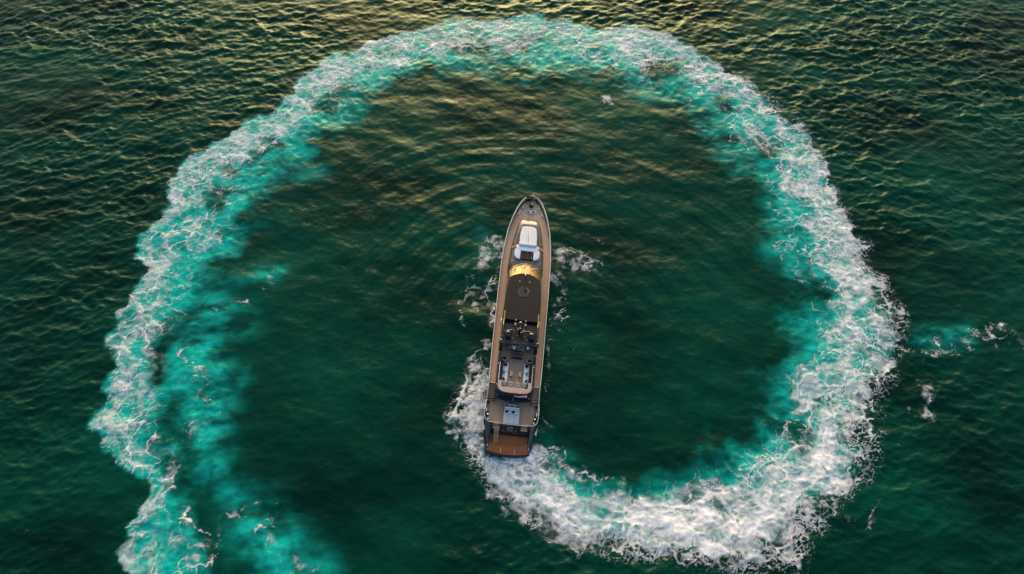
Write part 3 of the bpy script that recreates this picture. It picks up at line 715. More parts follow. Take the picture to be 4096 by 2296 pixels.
wallb = [(27.2, 2.50), (24, 2.66), (20, 2.70), (14.9, 2.66)]; wallt = [(25.0, 2.24), (23.5, 2.42), (20, 2.55), (14.9, 2.60)]
for sg in (-1, 1):
    mb.loft([[(sg * x, y, 3.0) for y, x in wallb], [(sg * x, y, 4.05) for y, x in wallb]], False, False, False)
mb.build('wheelhouse_side', MT['navy'], yacht)
for sg in (-1, 1):
    for i in range(3):
        g = MB(); g.add([(sg * wallb[i][1], wallb[i][0] - .06, 4.05), (sg * wallb[i + 1][1], wallb[i + 1][0] + .06, 4.05), (sg * wallt[i + 1][1], wallt[i + 1][0] + .06, 5.2), (sg * wallt[i][1], wallt[i][0] - .06, 5.2)], [(0, 1, 2, 3)])
        g.build('side_window', MT['darkglass'], yacht)
ws = MB(); full = [(y, -x) for y, x in reversed(WB)] + WB[1:]; fullt = [(y, -x) for y, x in reversed(WT)] + WT[1:]
ws.tube([(x, y + .04, 3.97) for y, x in full], .055, 6)
ws = ws.build('windscreen_frame', MT['brass'], yacht)
cuts = [(-2.4, -1.66), (-1.62, -.67), (-.63, .63), (.67, 1.62), (1.66, 2.4)]
def wpt(f, t, xq):
    k = xq / 2.42
    yb = interp(abs(xq), [a[1] for a in WB], [a[0] for a in WB]); xt = k * 2.22; yt = interp(abs(xt), [a[1] for a in WT], [a[0] for a in WT])
    return (xq + (xt - xq) * t, yb + (yt - yb) * t, 3.96 + (5.22 - 3.96) * t)
for x0, x1 in cuts:
    g = MB(); g.loft([[wpt(0, t, xq) for xq in np.linspace(x0, x1, 5)] for t in (0, .5, 1)], False, False, True)
    g.build('pane', MT['goldglass'], ws)
for x in (-1.64, -.65, .65, 1.64):
    MB().tube([Vector(wpt(0, t, x)) + Vector((0, .02, .02)) for t in (0, .5, 1)], .022, 5).build('mullion', MT['blackmetal'], ws)
for xa, xb in ((-1.35, -1.75), (.12, -.35), (1.62, 1.05)):            # wipers
    MB().tube([Vector(wpt(0, .02, xa)) + Vector((0, .07, .06)), Vector(wpt(0, .5, xb)) + Vector((0, .07, .07))], .05, 6).build('wiper', MT['rail'], ws)
# searchlight and lamps on the roof
sl = MB().tube([(0, 25.35, 5.3), (0, 25.35, 5.72)], .06, 8).build('searchlight_post', MT['blackmetal'], yacht)
MB().ball((0, 25.42, 5.78), .14).build('searchlight', MT['chrome'], sl)
deck_lamp(-.72, 24.55, 5.33, k=1.6); deck_lamp(.72, 24.55, 5.33, k=1.6)

# --- lion's head in a disc, drawn as curved ribbons (roof: tone on tone; transom: turquoise)
def ribbon(m_, pts, w, z):
    l, r_ = [], []
    for i, p in enumerate(pts):
        a = pts[max(0, i - 1)]; b = pts[min(len(pts) - 1, i + 1)]; d = Vector((b[0] - a[0], b[1] - a[1])).normalized(); k = w * math.sin(math.pi * (i + .35) / (len(pts) - .3)) ** .7
        l.append((p[0] - d.y * k, p[1] + d.x * k, z)); r_.append((p[0] + d.y * k, p[1] - d.x * k, z))
    m_.loft([l, r_], False, False, False)
def mane(m_, z):
    """unit disc: locks of hair sweeping from the forehead back and down to the throat, muzzle to the right"""
    for r0, ox, oy, a0, a1, w in ((.95, 0, 0, 62, 282, .055), (.80, .06, .03, 72, 276, .060), (.66, .13, .05, 80, 268, .055), (.52, .20, .08, 88, 258, .050), (.38, .27, .10, 96, 244, .045)):
        ribbon(m_, [(ox + r0 * .97 * math.cos(R(a0 + (a1 - a0) * k / 15.0)), oy + r0 * math.sin(R(a0 + (a1 - a0) * k / 15.0)) * (.98 + .03 * math.sin(k * .9))) for k in range(16)], w, z)
    face = [(.30, .82), (.62, .70), (.86, .48), (.97, .22), (.93, .05), (.80, .02), (.86, -.10), (.74, -.24), (.60, -.22), (.52, -.05), (.60, .14), (.50, .34), (.36, .48), (.24, .62)]
    m_.add([(x, y, z) for x, y in face], [tuple(range(len(face)))])
    ribbon(m_, [(.62, -.30), (.60, -.48), (.42, -.68), (.16, -.86)], .07, z); ribbon(m_, [(.46, -.12), (.42, -.34), (.26, -.54), (.04, -.70)], .05, z)
def disc(m_, r_, z, n=32): m_.add([(r_ * math.cos(2 * math.pi * k / n), r_ * math.sin(2 * math.pi * k / n), z) for k in range(n)], [tuple(range(n))])
mb = MB(); mb.lathe((0, 0, 0), [(1.0, -.004), (1.0, .012), (.96, .018), (.94, .004), (.001, .004)], 36); em = mb.build('roof_emblem', MT['black'], roof)
em.location = (0, 22.8, 5.315); em.scale = (.92, .92, 1)
mb = MB(); mane(mb, .014); lr = mb.build('emblem_relief', MT['emblem'], em)

# --- lowered well, mast deck and domes behind the roof
MB().box((0, 17.0, 4.62), (4.7, 2.6, .08)).build('well_floor', MT['navy'], yacht)
for sg in (-1, 1):
    MB().box((sg * 1.35, 17.2, 4.685), (1.5, 1.3, .04)).build('skylight', MT['darkglass'], yacht)
    MB().box((sg * 2.50, 16.4, 4.9), (.22, 3.5, .66)).build('well_side', MT['navy'], yacht)
    MB().box((sg * 2.40, 18.62, 5.34), (.16, 1.45, .06)).build('roof_strip', MT['brass'], yacht)
    MB().tube([(sg * 2.40, 17.95, 5.38), (sg * 2.40, 16.9, 5.42), (sg * 2.40, 15.7, 5.42)], .035, 6).build('grab_rail', MT['brass'], yacht)
    deck_lamp(sg * 2.44, 15.35, 5.26, k=.8); deck_lamp(sg * 2.46, 14.72, 5.30, k=1.1)
mb = MB(); mb.prism([(-2.42, 14.75), (2.42, 14.75), (2.42, 16.1), (1.3, 16.42), (-1.3, 16.42), (-2.42, 16.1)], 5.05, 5.22); md = mb.build('mast_deck', MT['roof'], yacht)
MB().tube([(-2.3, 16.14, 5.24), (-1.3, 16.45, 5.24), (-.45, 16.45, 5.24)], .035, 6).build('edge_trim', MT['brass'], md)
MB().tube([(.45, 16.45, 5.24), (1.3, 16.45, 5.24), (2.3, 16.14, 5.24)], .03, 6).build('edge_trim', MT['brass'], md)
def dome(x, y, z, r_, hgt):
    d = MB().lathe((0, 0, 0), [(r_ * .62, 0), (r_ * .70, hgt * .5), (r_ * .95, hgt * .72), (r_, hgt), (r_ * .97, hgt + r_ * .3), (r_ * .83, hgt + r_ * .58), (r_ * .55, hgt + r_ * .84), (r_ * .25, hgt + r_ * .97), (.001, hgt + r_)], 20).build('satellite_dome', MT['dome'], yacht)
    d.location = (x, y, z); return d
dome(-1.62, 15.5, 5.22, .53, .40); dome(1.60, 15.5, 5.22, .53, .40); dome(-.05, 17.0, 5.2, .44, .80)
MB().box((-.05, 16.95, 4.95), (1.5, .7, .5)).build('mast_foot', MT['blackmetal'], yacht)
for sg in (-1, 1):
    MB().box((sg * .70 - .05, 17.42, 5.24), (.27, .42, .10)).build('brass_box', MT['brass'], yacht)
    q = MB().tube([(sg * .70 - .05, 17.85, 5.1), (sg * .70 - .05, 17.9, 5.42)], .04, 6).build('nav_lamp_post', MT['blackmetal'], yacht)
    MB().box((sg * .70 - .05, 17.92, 5.46), (.13, .13, .09)).build('nav_lamp', MT['lamp'], q)
MB().tube([(-.62, 16.62, 5.52), (.55, 16.62, 5.52)], .03, 6).build('antenna_bar', MT['brass'], yacht)
mast = MB().tube([(-.08, 15.95, 5.2), (-.08, 15.97, 5.9), (-.08, 16.0, 6.55)], [.12, .09, .06], 8).build('mast', MT['blackmetal'], yacht)
MB().ball((-.08, 16.02, 6.6), .07).build('masthead_lamp', MT['lamp'], mast)
mb = MB(); mb.box((0, 0, 0), (.10, 1.25, .09)); ra = mb.build('radar_scanner', MT['brass'], mast); ra.location = (-.12, 16.42, 6.12); ra.rotation_euler = (0, 0, R(-34))
MB().tube([(-.08, 16.0, 6.0), (-.12, 16.42, 6.08)], .06, 6).build('radar_bracket', MT['blackmetal'], mast)
for x, y in ((-.75, 16.25), (.72, 16.3), (-.35, 15.65), (.72, 15.6), (-.95, 15.15), (.98, 15.1)): deck_lamp(x, y, 5.24, k=.9)
# roof beam over the after end, on two pillars
mb = MB(); xs = np.linspace(-2.75, 2.75, 13); pr = []
for x in xs:
    k = 1 - (abs(x) / 2.75) ** 6 * .35; yc = 14.40 + .12 * (1 - (x / 2.75) ** 2)
    pr.append([(x, yc - .36 * k, 5.12), (x, yc + .36 * k, 5.12), (x, yc + .34 * k, 5.34), (x, yc - .34 * k, 5.34)])
mb.loft(pr, True, True, False); beam = mb.build('roof_beam', MT['navy'], yacht)
for x in (-1.6, -.55, .55, 1.6): deck_lamp(x, 14.47, 5.35, beam, .45)
for sg in (-1, 1):
    MB().box((sg * 2.58, 14.72, 5.30), (.18, .12, .08)).build('beam_lamp', MT['lamp'], beam)
    MB().box((sg * 2.45, 14.35, 4.05), (.34, .55, 2.1), 0, .9).build('pillar', MT['black'], yacht)
    MB().box((sg * 2.46, 13.98, 4.0), (.42, .34, .55)).build('pillar_speaker', MT['blackmetal'], yacht)
MB().box((0, 16.0, 4.98), (4.9, 2.5, .08)).build('dining_ceiling', MT['navy'], yacht)
MB().box((0, 17.4, 3.95), (4.8, .10, 1.9)).build('saloon_bulkhead', MT['darkglass'], yacht)

# --- cockpit coaming: a navy wall round the seats that swells into the after overhang
def ushape(off, yf, ya, hw, sq=3.2, n=22):
    pts = [(-hw - off, yf)]
    for k in range(n + 1):
        t = math.pi * k / n; c, s_ = math.cos(t), math.sin(t)
        pts.append((-(hw + off) * math.copysign(abs(c) ** (2 / sq), c), ya + 1.0 - (1.0 + off) * abs(s_) ** (2 / sq)))
    pts.append((hw + off, yf)); return pts
def uwall(name, material, o0, o1, yf, ya, hw, z0, z1, zo=None, parent=yacht, sq=3.2):
    a = ushape(o0, yf, ya, hw, sq); b = ushape(o1, yf, ya, hw, sq); m_ = MB()
    m_.loft([[(*p, z0) for p in a], [(*p, z1) for p in a], [(*p, z1 if zo is None else zo) for p in b], [(*p, z0) for p in b]], False, False, False)
    n = len(a) - 1
    for e in (0, n): m_.add([(*a[e], z0), (*a[e], z1), (*b[e], z1 if zo is None else zo), (*b[e], z0)], [(0, 1, 2, 3)])
    return m_.build(name, material, parent)
coam = uwall('coaming', MT['navy'], 0.0, .34, 13.42, 7.62, 2.28, 2.98, 3.86, 3.74)
uwall('counter_front', MT['trim'], -.02, .06, 9.2, 7.62, 2.20, 2.98, 3.88)
uwall('counter_top', MT['paleteak'], -.38, .02, 9.28, 7.72, 2.16, 3.90, 3.96, None)
MB().prism([(x, y) for x, y in [(-1.85, 8.3), (-1.6, 8.02), (-.9, 7.82), (0, 7.76), (.9, 7.82), (1.6, 8.02), (1.85, 8.3), (1.2, 8.42), (-1.2, 8.42)]], 3.905, 3.966).build('counter_top', MT['paleteak'], yacht)
MB().tube([(x, y, 3.98) for x, y in ushape(.05, 11.95, 7.66, 2.20)], .038, 6).build('cockpit_rail', MT['rail'], yacht)
mb = MB()                                                             # overhang slab aft of the cockpit
mb.prism([(-2.40, 9.1), (-2.40, 7.25), (-2.0, 7.02), (-1.2, 6.88), (0, 6.82), (1.2, 6.88), (2.0, 7.02), (2.40, 7.25), (2.40, 9.1)], 2.72, 2.985); mb.build('overhang', MT['navy'], yacht)
MB().box((0, 8.6, 2.3), (4.9, .08, 1.4)).build('aft_bulkhead', MT['darkglass'], yacht)
for sg in (-1, 1):
    deck_lamp(sg * 2.46, 11.8, 3.83, k=1.4); deck_lamp(sg * 2.44, 8.7, 3.83, k=1.0); deck_lamp(sg * 2.1, 7.42, 3.0, k=1.1)
deck_lamp(0, 7.22, 3.0); deck_lamp(0, 7.0, 3.0)
fp = MB().tube([(0, 7.5, 3.0), (0, 7.25, 3.9)], .03, 6).build('flagstaff', MT['trim'], yacht)
# --- stairs from the side decks down to the after deck
for sg in (-1, 1):
    stp = MB(); stp.add([(sg * 2.48, 9.15, 1.6), (sg * 2.48, 6.98, 1.6), (sg * 2.48, 6.98, 1.9), (sg * 2.48, 9.15, 3.02)], [(0, 1, 2, 3)]); stp.add([(sg * 3.44, 9.15, 1.6), (sg * 3.44, 6.9, 1.6), (sg * 3.44, 6.9, 1.75), (sg * 3.44, 9.15, 2.98)], [(0, 1, 2, 3)])
    stp = stp.build('staircase', MT['navy'], yacht)
    for k in range(7):
        z = 2.83 - .172 * k; y = 9.12 - .285 * k; fan = max(0, k - 4) * .16
        pl = [(sg * 2.49, y), (sg * 2.49, y - .27 + fan * .35), (sg * 3.43, y - .27 - fan * .75), (sg * 3.43, y - max(0, k - 5) * .16)]
        MB().prism(pl if sg < 0 else pl[::-1], z - .05, z).build('tread', MT['teak'], stp)
        MB().prism([(p[0], p[1] - .015) for p in (pl if sg < 0 else pl[::-1])], z - .172, z - .055).build('riser', MT['trim'], stp)
    MB().box((sg * 3.0, 9.2, 3.008), (.86, .10, .016)).build('landing_plate', MT['greypad'], stp)
    nw = MB().prism([(sg * 3.1, 6.72), (sg * 3.52, 6.62), (sg * 3.56, 7.35), (sg * 3.34, 7.4)], 1.61, 2.34).build('newel', MT['navy'], yacht)
    deck_lamp(sg * 3.42, 6.92, 2.36, nw, 1.7)
# --- quarters: navy mooring pockets with their gear
for sg in (-1, 1):
    pk = MB().prism([(sg * 3.58, 3.95), (sg * 3.60, 5.85), (sg * 3.30, 5.78), (sg * 3.02, 5.2), (sg * 2.92, 4.4), (sg * 2.90, 3.80), (sg * 3.2, 3.80)], 1.61, 2.18).build('mooring_pocket', MT['navy'], yacht)
    for y, l in ((5.5, .6), (4.24, .55)):
        MB().tube([(sg * (3.36 if y > 5 else 3.06), y - l / 2, 2.25), (sg * (3.36 if y > 5 else 3.06), y, 2.30), (sg * (3.40 if y > 5 else 3.06), y + l / 2, 2.25)], [.05, .075, .05], 8).build('mooring_cleat', MT['lamp'], pk)
    MB().lathe((sg * 3.14, 4.82, 2.18), [(.16, 0), (.16, .10), (.10, .16), (.13, .28), (.12, .31), (.001, .32)], 14).build('capstan_drum', MT['chrome'], pk)
# after rail across the transom and round the quarters
pth = [(-3.6, 6.6, 2.45), (-3.63, 5.4, 2.43), (-3.55, 4.55, 2.42), (-3.3, 4.05, 2.42), (-2.9, 3.83, 2.42), (-1.2, 3.76, 2.42), (0, 3.74, 2.42), (1.2, 3.76, 2.42), (2.9, 3.83, 2.42), (3.3, 4.05, 2.42), (3.55, 4.55, 2.42), (3.63, 5.4, 2.43), (3.6, 6.6, 2.45)]
MB().tube(pth, .042, 6).build('after_rail', MT['rail'], yacht)
for xc, w_ in ((-2.63, .62), (0, 2.80), (2.63, .62)): MB().box((xc, 3.80, 1.98), (w_, .10, .78)).build('after_bulwark', MT['hull'], yacht)
# white vents in the quarters of the hull
for sg in (-1, 1):
    v = []
    for y, z0, z1 in ((3.02, 1.30, 1.62), (3.15, 1.34, 1.74), (3.45, 1.50, 1.86), (3.80, 1.70, 1.94), (4.25, 1.90, 1.98)):
        def hx_(zz):
            fr = zz / 2.38; y0 = interp(fr, [-.4, .10, .30, .55, .80, 1], [.8, .9, 1.5, 2.35, 3.1, 3.72]); q = min(1, max(0, (y - y0) / .95))
            return 2.62 + (3.60 - 2.62) * math.sqrt(max(0, 1 - (1 - q) ** 2)) + .035
        v.append([(sg * hx_(z0), y - .03, z0), (sg * hx_((z0 + z1) / 2), y - .03, (z0 + z1) / 2), (sg * hx_(z1), y - .03, z1)])
    vm = MB(); vm.loft([[a[0] for a in v], [a[1] for a in v], [a[2] for a in v]], False, False, False); vent = vm.build('hull_vent', MT['lamp'], yacht)
# --- transom: steps, emblem, name, boarding ladder
def on_transom(x, z, out=.015):
    k = (z - .42) / 1.88; return (x, 2.95 + .75 * k - out, z + out * .4)
TR = Matrix(((1, 0, 0), (0, math.cos(R(68.3)), -math.sin(R(68.3))), (0, math.sin(R(68.3)), math.cos(R(68.3)))))   # lies on the raked plate
for sg in (-1, 1):
    nb = MB().box((sg * 1.86, 3.66, 1.66), (.89, .60, .08)).build('transom_step', MT['teak'], yacht)
    MB().box((sg * 1.86, 3.33, 1.66), (.88, .06, .09)).build('step_edge', MT['chrome'], nb)
    MB().box((sg * 1.86, 3.90, 2.02), (.62, .05, .20)).build('step_lamp', MT['lamp'], nb)
    MB().box((sg * 1.86, 3.96, 2.02), (.89, .06, .62)).build('gate', MT['teak'], nb)
mb = MB(); mane(mb, 0); lion = mb.build('lion_emblem', MT['tealpaint'], transom)
lion.matrix_local = Matrix.Translation(on_transom(0, 1.72, .03)) @ TR.to_4x4() @ Matrix.Scale(.40, 4)
def letter(name, polys, x, z, h, parent):
    """block capitals with small serifs, cut from flat strokes"""
    m_ = MB()
    for pts, w in polys:
        for i in range(len(pts) - 1):
            a, b = Vector(pts[i]), Vector(pts[i + 1]); d = (b - a).normalized(); n = Vector((-d.y, d.x)) * w / 2; e = d * w * .45
            q = [a - n - e, b - n + e, b + n + e, a + n - e]; m_.prism([(p.x, p.y) for p in q], 0, .04)
    o = m_.build(name, MT['gold'], parent, True); o.matrix_local = Matrix.Translation(on_transom(x, z, .02)) @ TR.to_4x4() @ Matrix.Scale(h, 4); return o
def arcpts(cx, cy, rx, ry, a0, a1, n=10): return [(cx + rx * math.cos(R(a0 + (a1 - a0) * k / n)), cy + ry * math.sin(R(a0 + (a1 - a0) * k / n))) for k in range(n + 1)]
w = .17
GL = {'R': [([(.12, 0), (.12, 1)], w), ([(0, 0), (.26, 0)], .08), ([(0, 1), (.3, 1)], .08), ([(.12, .97), (.45, .97)] + arcpts(.45, .73, .24, .24, 90, -90, 8) + [(.12, .49)], w * .8), ([(.40, .47), (.78, .03)], w)],
      'O': [(arcpts(.40, .5, .38, .47, 0, 360, 18), w * .95)],
      'C': [(arcpts(.42, .5, .40, .47, 42, 318, 14), w * .95), ([(.74, .66), (.74, .92)], .08)],
      'K': [([(.12, 0), (.12, 1)], w), ([(0, 0), (.26, 0)], .08), ([(0, 1), (.26, 1)], .08), ([(.72, 1), (.16, .48)], w * .75), ([(.30, .58), (.80, .02)], w), ([(.62, 1), (.86, 1)], .07)],
      '1': [([(.20, 0), (.20, .86)], w), ([(.02, .72), (.20, .86)], .10), ([(.02, 0), (.38, 0)], .08)],
      '3': [([(.05, .95), (.70, .95)], .10), ([(.70, .95), (.34, .52)], .11), (arcpts(.34, .05, .38, .47, 90, -90, 10) + arcpts(.34, .05, .95, .47, -90, -150, 6), .15)]}
x = -1.00
for ch, adv, sc in (('R', .37, .30), ('O', .35, .28), ('C', .35, .28), ('K', .40, .30), ('1', .19, .28), ('3', .35, .36)):
    letter('letter', GL[ch], x, (1.20 if ch in 'RK' else 1.21 if ch != '3' else 1.18) - .06, sc, transom); x += adv
ld = MB()
for dx in (-.27, .27): ld.tube([(-1.84 + dx, 3.22, 1.62), (-1.84 + dx, 1.60, .56)], .03, 6)
ld = ld.build('boarding_ladder', MT['blackmetal'], yacht)
for k in range(8):
    t = k / 7.0; MB().box((-1.84, 3.12 - 1.45 * t, 1.60 - 1.0 * t), (.50, .24 if k == 0 else .15, .045)).build('ladder_tread', MT['steptan'], ld)
MB().tube([(-1.50, 3.3, 1.95), (-1.50, 3.0, 1.95), (-1.50, 1.72, .95), (-1.50, 1.66, .60)], .028, 6).build('ladder_handrail', MT['rail'], ld)
# --- swim platform with its own planks
po = [(-2.2, .18), (-1.2, .05), (0, 0), (1.2, .05), (2.2, .18), (2.9, .45), (3.18, .95), (3.26, 1.8), (3.30, 3.0), (-3.30, 3.0), (-3.26, 1.8), (-3.18, .95), (-2.9, .45)]
pf = MB().prism(po, -.15, .44).build('swim_platform', MT['navy'], yacht)
pw = .116; pm = {}
for i in range(44):
    x = -2.55 + pw * (i + .5)
    y0 = .28 + .30 * (abs(x) / 2.55) ** 2; me = MB().box((0, 0, 0), (pw - .010, 2.93 - y0, .05)).mesh('plank', MT['redteak'])
    o = link('plank', me, pf); o.location = (x, (2.93 + y0) / 2, .468)
for sg in (-1, 1):
    MB().box((sg * .92, .76, .51), (.05, .62, .03)).build('platform_strip', MT['lamp'], pf)
    MB().tube([(sg * 2.62, 2.0, .46), (sg * 2.62, .62, .46), (sg * 2.9, .72, .46), (sg * 3.1, 1.1, .46), (sg * 3.16, 1.7, .46)], .02, 5).build('platform_line', MT['rail'], pf)
    MB().tube([(sg * 2.76, 1.15, .49), (sg * 2.76, 1.45, .52), (sg * 2.76, 1.75, .49)], [.05, .075, .05], 8).build('platform_cleat', MT['lamp'], pf)
deck_lamp(2.40, 1.8, .50, pf, 1.4)

# --- foredeck gear
cp = MB().lathe((0, 40.25, deck_z(40.2)), [(.36, 0), (.36, .10), (.28, .16), (.26, .34), (.20, .40), (.001, .42)], 16).build('capstan', MT['blackmetal'], yacht)
MB().lathe((.03, 40.34, deck_z(40.2) + .40), [(.20, 0), (.20, .06), (.10, .10), (.14, .18), (.001, .20)], 12).build('capstan_head', MT['tabletop'], cp)
wz = deck_z(39.1)
wl = MB(); rim = [(-1.2, 39.28), (-.9, 39.05), (-.45, 38.76), (0, 38.66), (.45, 38.76), (.9, 39.05), (1.2, 39.28), (1.05, 39.42), (.5, 39.24), (0, 39.2), (-.5, 39.24), (-1.05, 39.42)]
wl.prism(rim, wz + .002, wz + .03); wl = wl.build('windlass_bed', MT['emblem'], yacht)
MB().tube([(x, y, wz + .05) for x, y in rim[:7]], .055, 6).build('windlass_rim', MT['lamp'], wl)
MB().box((0, 38.98, wz + .12), (.34, .44, .16), 0, .8).build('windlass_motor', MT['lamp'], wl)
for sg in (-1, 1):
    MB().lathe((sg * .32, 39.12, wz + .03), [(.13, 0), (.13, .05), (.07, .09), (.10, .24), (.10, .28), (.001, .29)], 10).build('windlass_drum', MT['chrome'], wl)
    MB().tube([(sg * .42, 39.0, wz + .09), (sg * .7, 39.08, wz + .10), (sg * 1.0, 39.24, wz + .07)], .06, 6).build('anchor_chain', MT['chrome'], wl)
    for y, xx in ((40.0, 1.24), (38.66, 1.80)):
        bo = MB(); bo.box((sg * xx, y, deck_z(y) + .02), (.14, .62, .03), sg * .35); bo = bo.build('bollard_base', MT['chrome'], yacht)
        for k in (-1, 1): MB().lathe((sg * (xx - k * .075), y + k * .22, deck_z(y) + .03), [(.06, 0), (.06, .16), (.09, .20), (.08, .25), (.001, .26)], 10).build('bollard_post', MT['lamp'], bo)
MB().tube([(.03, 41.62, deck_z(41)), (.03, 41.66, 4.75)], .03, 6).build('jackstaff', MT['trim'], yacht)
MB().ball((.03, 41.66, 4.8), .07).build('jackstaff_lamp', MT['lamp'], yacht)
MB().box((3.55, 10.0, 3.1), (.05, .9, .08)).build('side_light_strip', MT['tealpaint'], yacht)
for sg in (-1, 1): MB().tube([(sg * 2.75, 19.2, 3.9), (sg * 2.78, 18.2, 3.9), (sg * 2.76, 17.4, 3.9)], .02, 5).build('handrail', MT['chrome'], yacht)
# ================================================================== FURNITURE, CUSHIONS, FLAGS
def thing(name, label, cat, group=None):
    return tag(empty(name), label, cat, group)
def single(o, loc, rz, label, cat, group=None):
    put(o, loc, rz); return tag(o, label, cat, group)

# sunpad on the foredeck
t = thing('sunpad', 'large white foredeck sunpad with a seam down its middle', 'sunpad')
outline = [(1.30, -1.72), (1.33, -.6), (1.22, .8), (1.08, 1.42), (.80, 1.70), (.40, 1.78), (.02, 1.79)]
R_ = MB().pad(outline + [(.02, -1.72)], 0, .20, .08).build('cushion', MT['white'], t)
L_ = MB().pad([(-x, y) for x, y in reversed(outline)] + [(-.02, -1.72)], 0, .20, .08).build('cushion', MT['white'], t)
put(t, (0, 33.82, 4.03))
t = thing('foredeck_sofa', 'pale blue U-shaped sofa behind the white foredeck sunpad', 'sofa')
MB().pad([(1.66, -.52), (1.66, .52), (-1.66, .52), (-1.66, -.52)], 0, .30, .07).build('seat', MT['bluewhite'], t)
MB().pad([(1.34, .42), (1.34, .86), (-1.34, .86), (-1.34, .42)], 0, .50, .08).build('backrest', MT['bluewhite'], t)
for sg in (-1, 1):
    a = [(.99, -.54), (1.78, -.2), (1.90, -.6), (1.92, -1.3), (1.80, -1.72), (1.50, -2.0), (.99, -2.12)]
    MB().pad([(sg * x, y) for x, y in (a[::-1] if sg > 0 else a)], 0, .30, .07).build('arm_seat', MT['bluewhite'], t)
put(t, (0, 31.35, 3.98))

# dining table, five chairs, three round cushions
t = thing('dining_table', 'cream dining table under the navy roof beam', 'table')
MB().pad(rrect(2.1, 1.15, .08), .70, .76, .02).build('tabletop', MT['tabletop'], t)
for sx in (-.7, .7): MB().box((sx, 0, .35), (.12, .5, .70)).build('leg', MT['blackmetal'], t)
for k in range(4): MB().box((-.72 + .46 * k, -.34, .766), (.20, .26, .010)).build('place_mat', MT['greypad'], t)
put(t, (-.05, 15.28, 3.0))
def make_chair(k=1.0):
    t = empty('tub_chair')
    MB().pad(rrect(.50 * k, .48 * k, .16), .34, .46, .05).build('seat', MT['black'], t)
    n = 12; mb = MB(); ri, ro = .26 * k, .315 * k
    angs = [R(180 + 180 * i / n) for i in range(n + 1)]
    mb.loft([[((ro if q in (0, 1) else ri) * math.cos(a), (ro if q in (0, 1) else ri) * math.sin(a) * 1.05, (.30, .80, .80, .30)[q]) for a in angs] for q in range(4)], False, False, True)
    mb.build('backrest', MT['black'], t)
    MB().tube([((ro + .005) * math.cos(a), (ro + .005) * math.sin(a) * 1.05, .79) for a in angs], .035, 6).build('back_rim', MT['rail'], t)
    for sx in (-1, 1):
        for sy in (-1, 1): MB().tube([(sx * .20 * k, sy * .20 * k, .36), (sx * .24 * k, sy * .24 * k, 0)], .018, 5).build('leg', MT['blackmetal'], t)
    return t
proto = make_chair()
spots = [(-1.33, 14.60, 8, 'leftmost black tub chair at the dining table'), (-.64, 14.52, 0, 'black tub chair behind the crew member leaning on the dining table'), (.06, 14.48, -2, 'middle black tub chair at the dining table'),
         (.72, 14.44, 3, 'fourth black tub chair from the left at the dining table'), (1.42, 14.78, -8, 'rightmost black tub chair at the dining table')]
for i, (x, y, a, lab) in enumerate(spots):
    o = proto if i == 0 else copy_tree(proto)
    put(o, (x, y, 3.002), R(a)); tag(o, lab, 'chair', 'chairs at the dining table')
big = make_chair(1.15)
put(big, (-1.74, 12.72, 3.002), R(38)); tag(big, 'black armchair turned inward at the forward end of the left sofa', 'armchair', 'armchairs beside the sofas')
b2 = copy_tree(big); put(b2, (1.74, 12.72, 3.002), R(-30)); tag(b2, 'black armchair turned inward at the forward end of the right sofa', 'armchair', 'armchairs beside the sofas')
cm = MB().lathe((0, 0, 0), [(.001, 0), (.13, .01), (.19, .05), (.20, .10), (.16, .16), (.08, .19), (.001, .195)], 14, 1.05, .85).mesh('round_cushion', MT['bluewhite'])
for x, y, lab in ((-1.20, 14.70, 'white round cushion on the leftmost dining chair'), (.06, 14.58, 'white round cushion on the middle dining chair'), (.70, 14.56, 'white round cushion on the dining chair beside the crew member in front')):
    single(link('round_cushion', cm), (x, y, 3.47), .3, lab, 'cushion', 'round cushions on the dining chairs')

# dark cooking console
t = thing('barbecue_console', 'dark console with steel frame standing behind the dining chairs', 'console')
MB().pad(rrect(1.66, .52, .04), .84, .90, .015).build('top', MT['darkglass'], t)
MB().box((0, .06, .42), (1.50, .34, .80)).build('cabinet', MT['blackmetal'], t)
for sx in (-.74, -.62, .62, .74): MB().tube([(sx, -.22, .84), (sx, -.22, .02)], .018, 5).build('frame_post', MT['chrome'], t)
MB().tube([(-.74, -.22, .06), (.74, -.22, .06)], .018, 5).build('frame_bar', MT['chrome'], t)
MB().tube([(-.66, -.22, .80), (.66, -.22, .80)], .018, 5).build('frame_bar', MT['chrome'], t)
put(t, (-.05, 13.24, 3.002))

# two long sofas, their pillows
for sg, nm in ((-1, 'left'), (1, 'right')):
    t = thing('long_sofa', 'long white sofa along the %s side of the cockpit' % nm, 'sofa', 'long sofas facing each other')
    MB().box((0, 0, .16), (.74, 2.72, .28)).build('base', MT['paleteak'], t)
    for yy, l in ((.70, 1.30), (-.68, 1.34)): MB().pad(rrect(.74, l, .05, 0, yy), .30, .46, .05).build('seat_cushion', MT['white'], t)
    MB().pad(rrect(.24, 2.72, .05, sg * .48, 0), .05, .72, .05).build('backrest', MT['navy_seat'], t)
    for yy in (1.45, -1.44): MB().box((-sg * .05, yy, .24), (.66, .12, .46)).build('end_panel', MT['paleteak'], t)
    put(t, (sg * 1.44, 10.82, 3.002))
def pillow(name, w, d, h, material):
    n = 8; rings = []
    for z, k in ((0, .55), (h * .18, .86), (h * .5, 1.0), (h * .82, .86), (h, .5)):
        rings.append([(math.copysign(abs(math.cos(a)) ** .5, math.cos(a)) * w / 2 * k, math.copysign(abs(math.sin(a)) ** .5, math.sin(a)) * d / 2 * k, z) for a in [2 * math.pi * i / 20 for i in range(20)]])
    return MB().loft(rings, True, True).mesh(name, material)
pb = pillow('pillow', .46, .46, .18, MT['black']); pt = pillow('pillow', .22, .54, .20, MT['teal'])
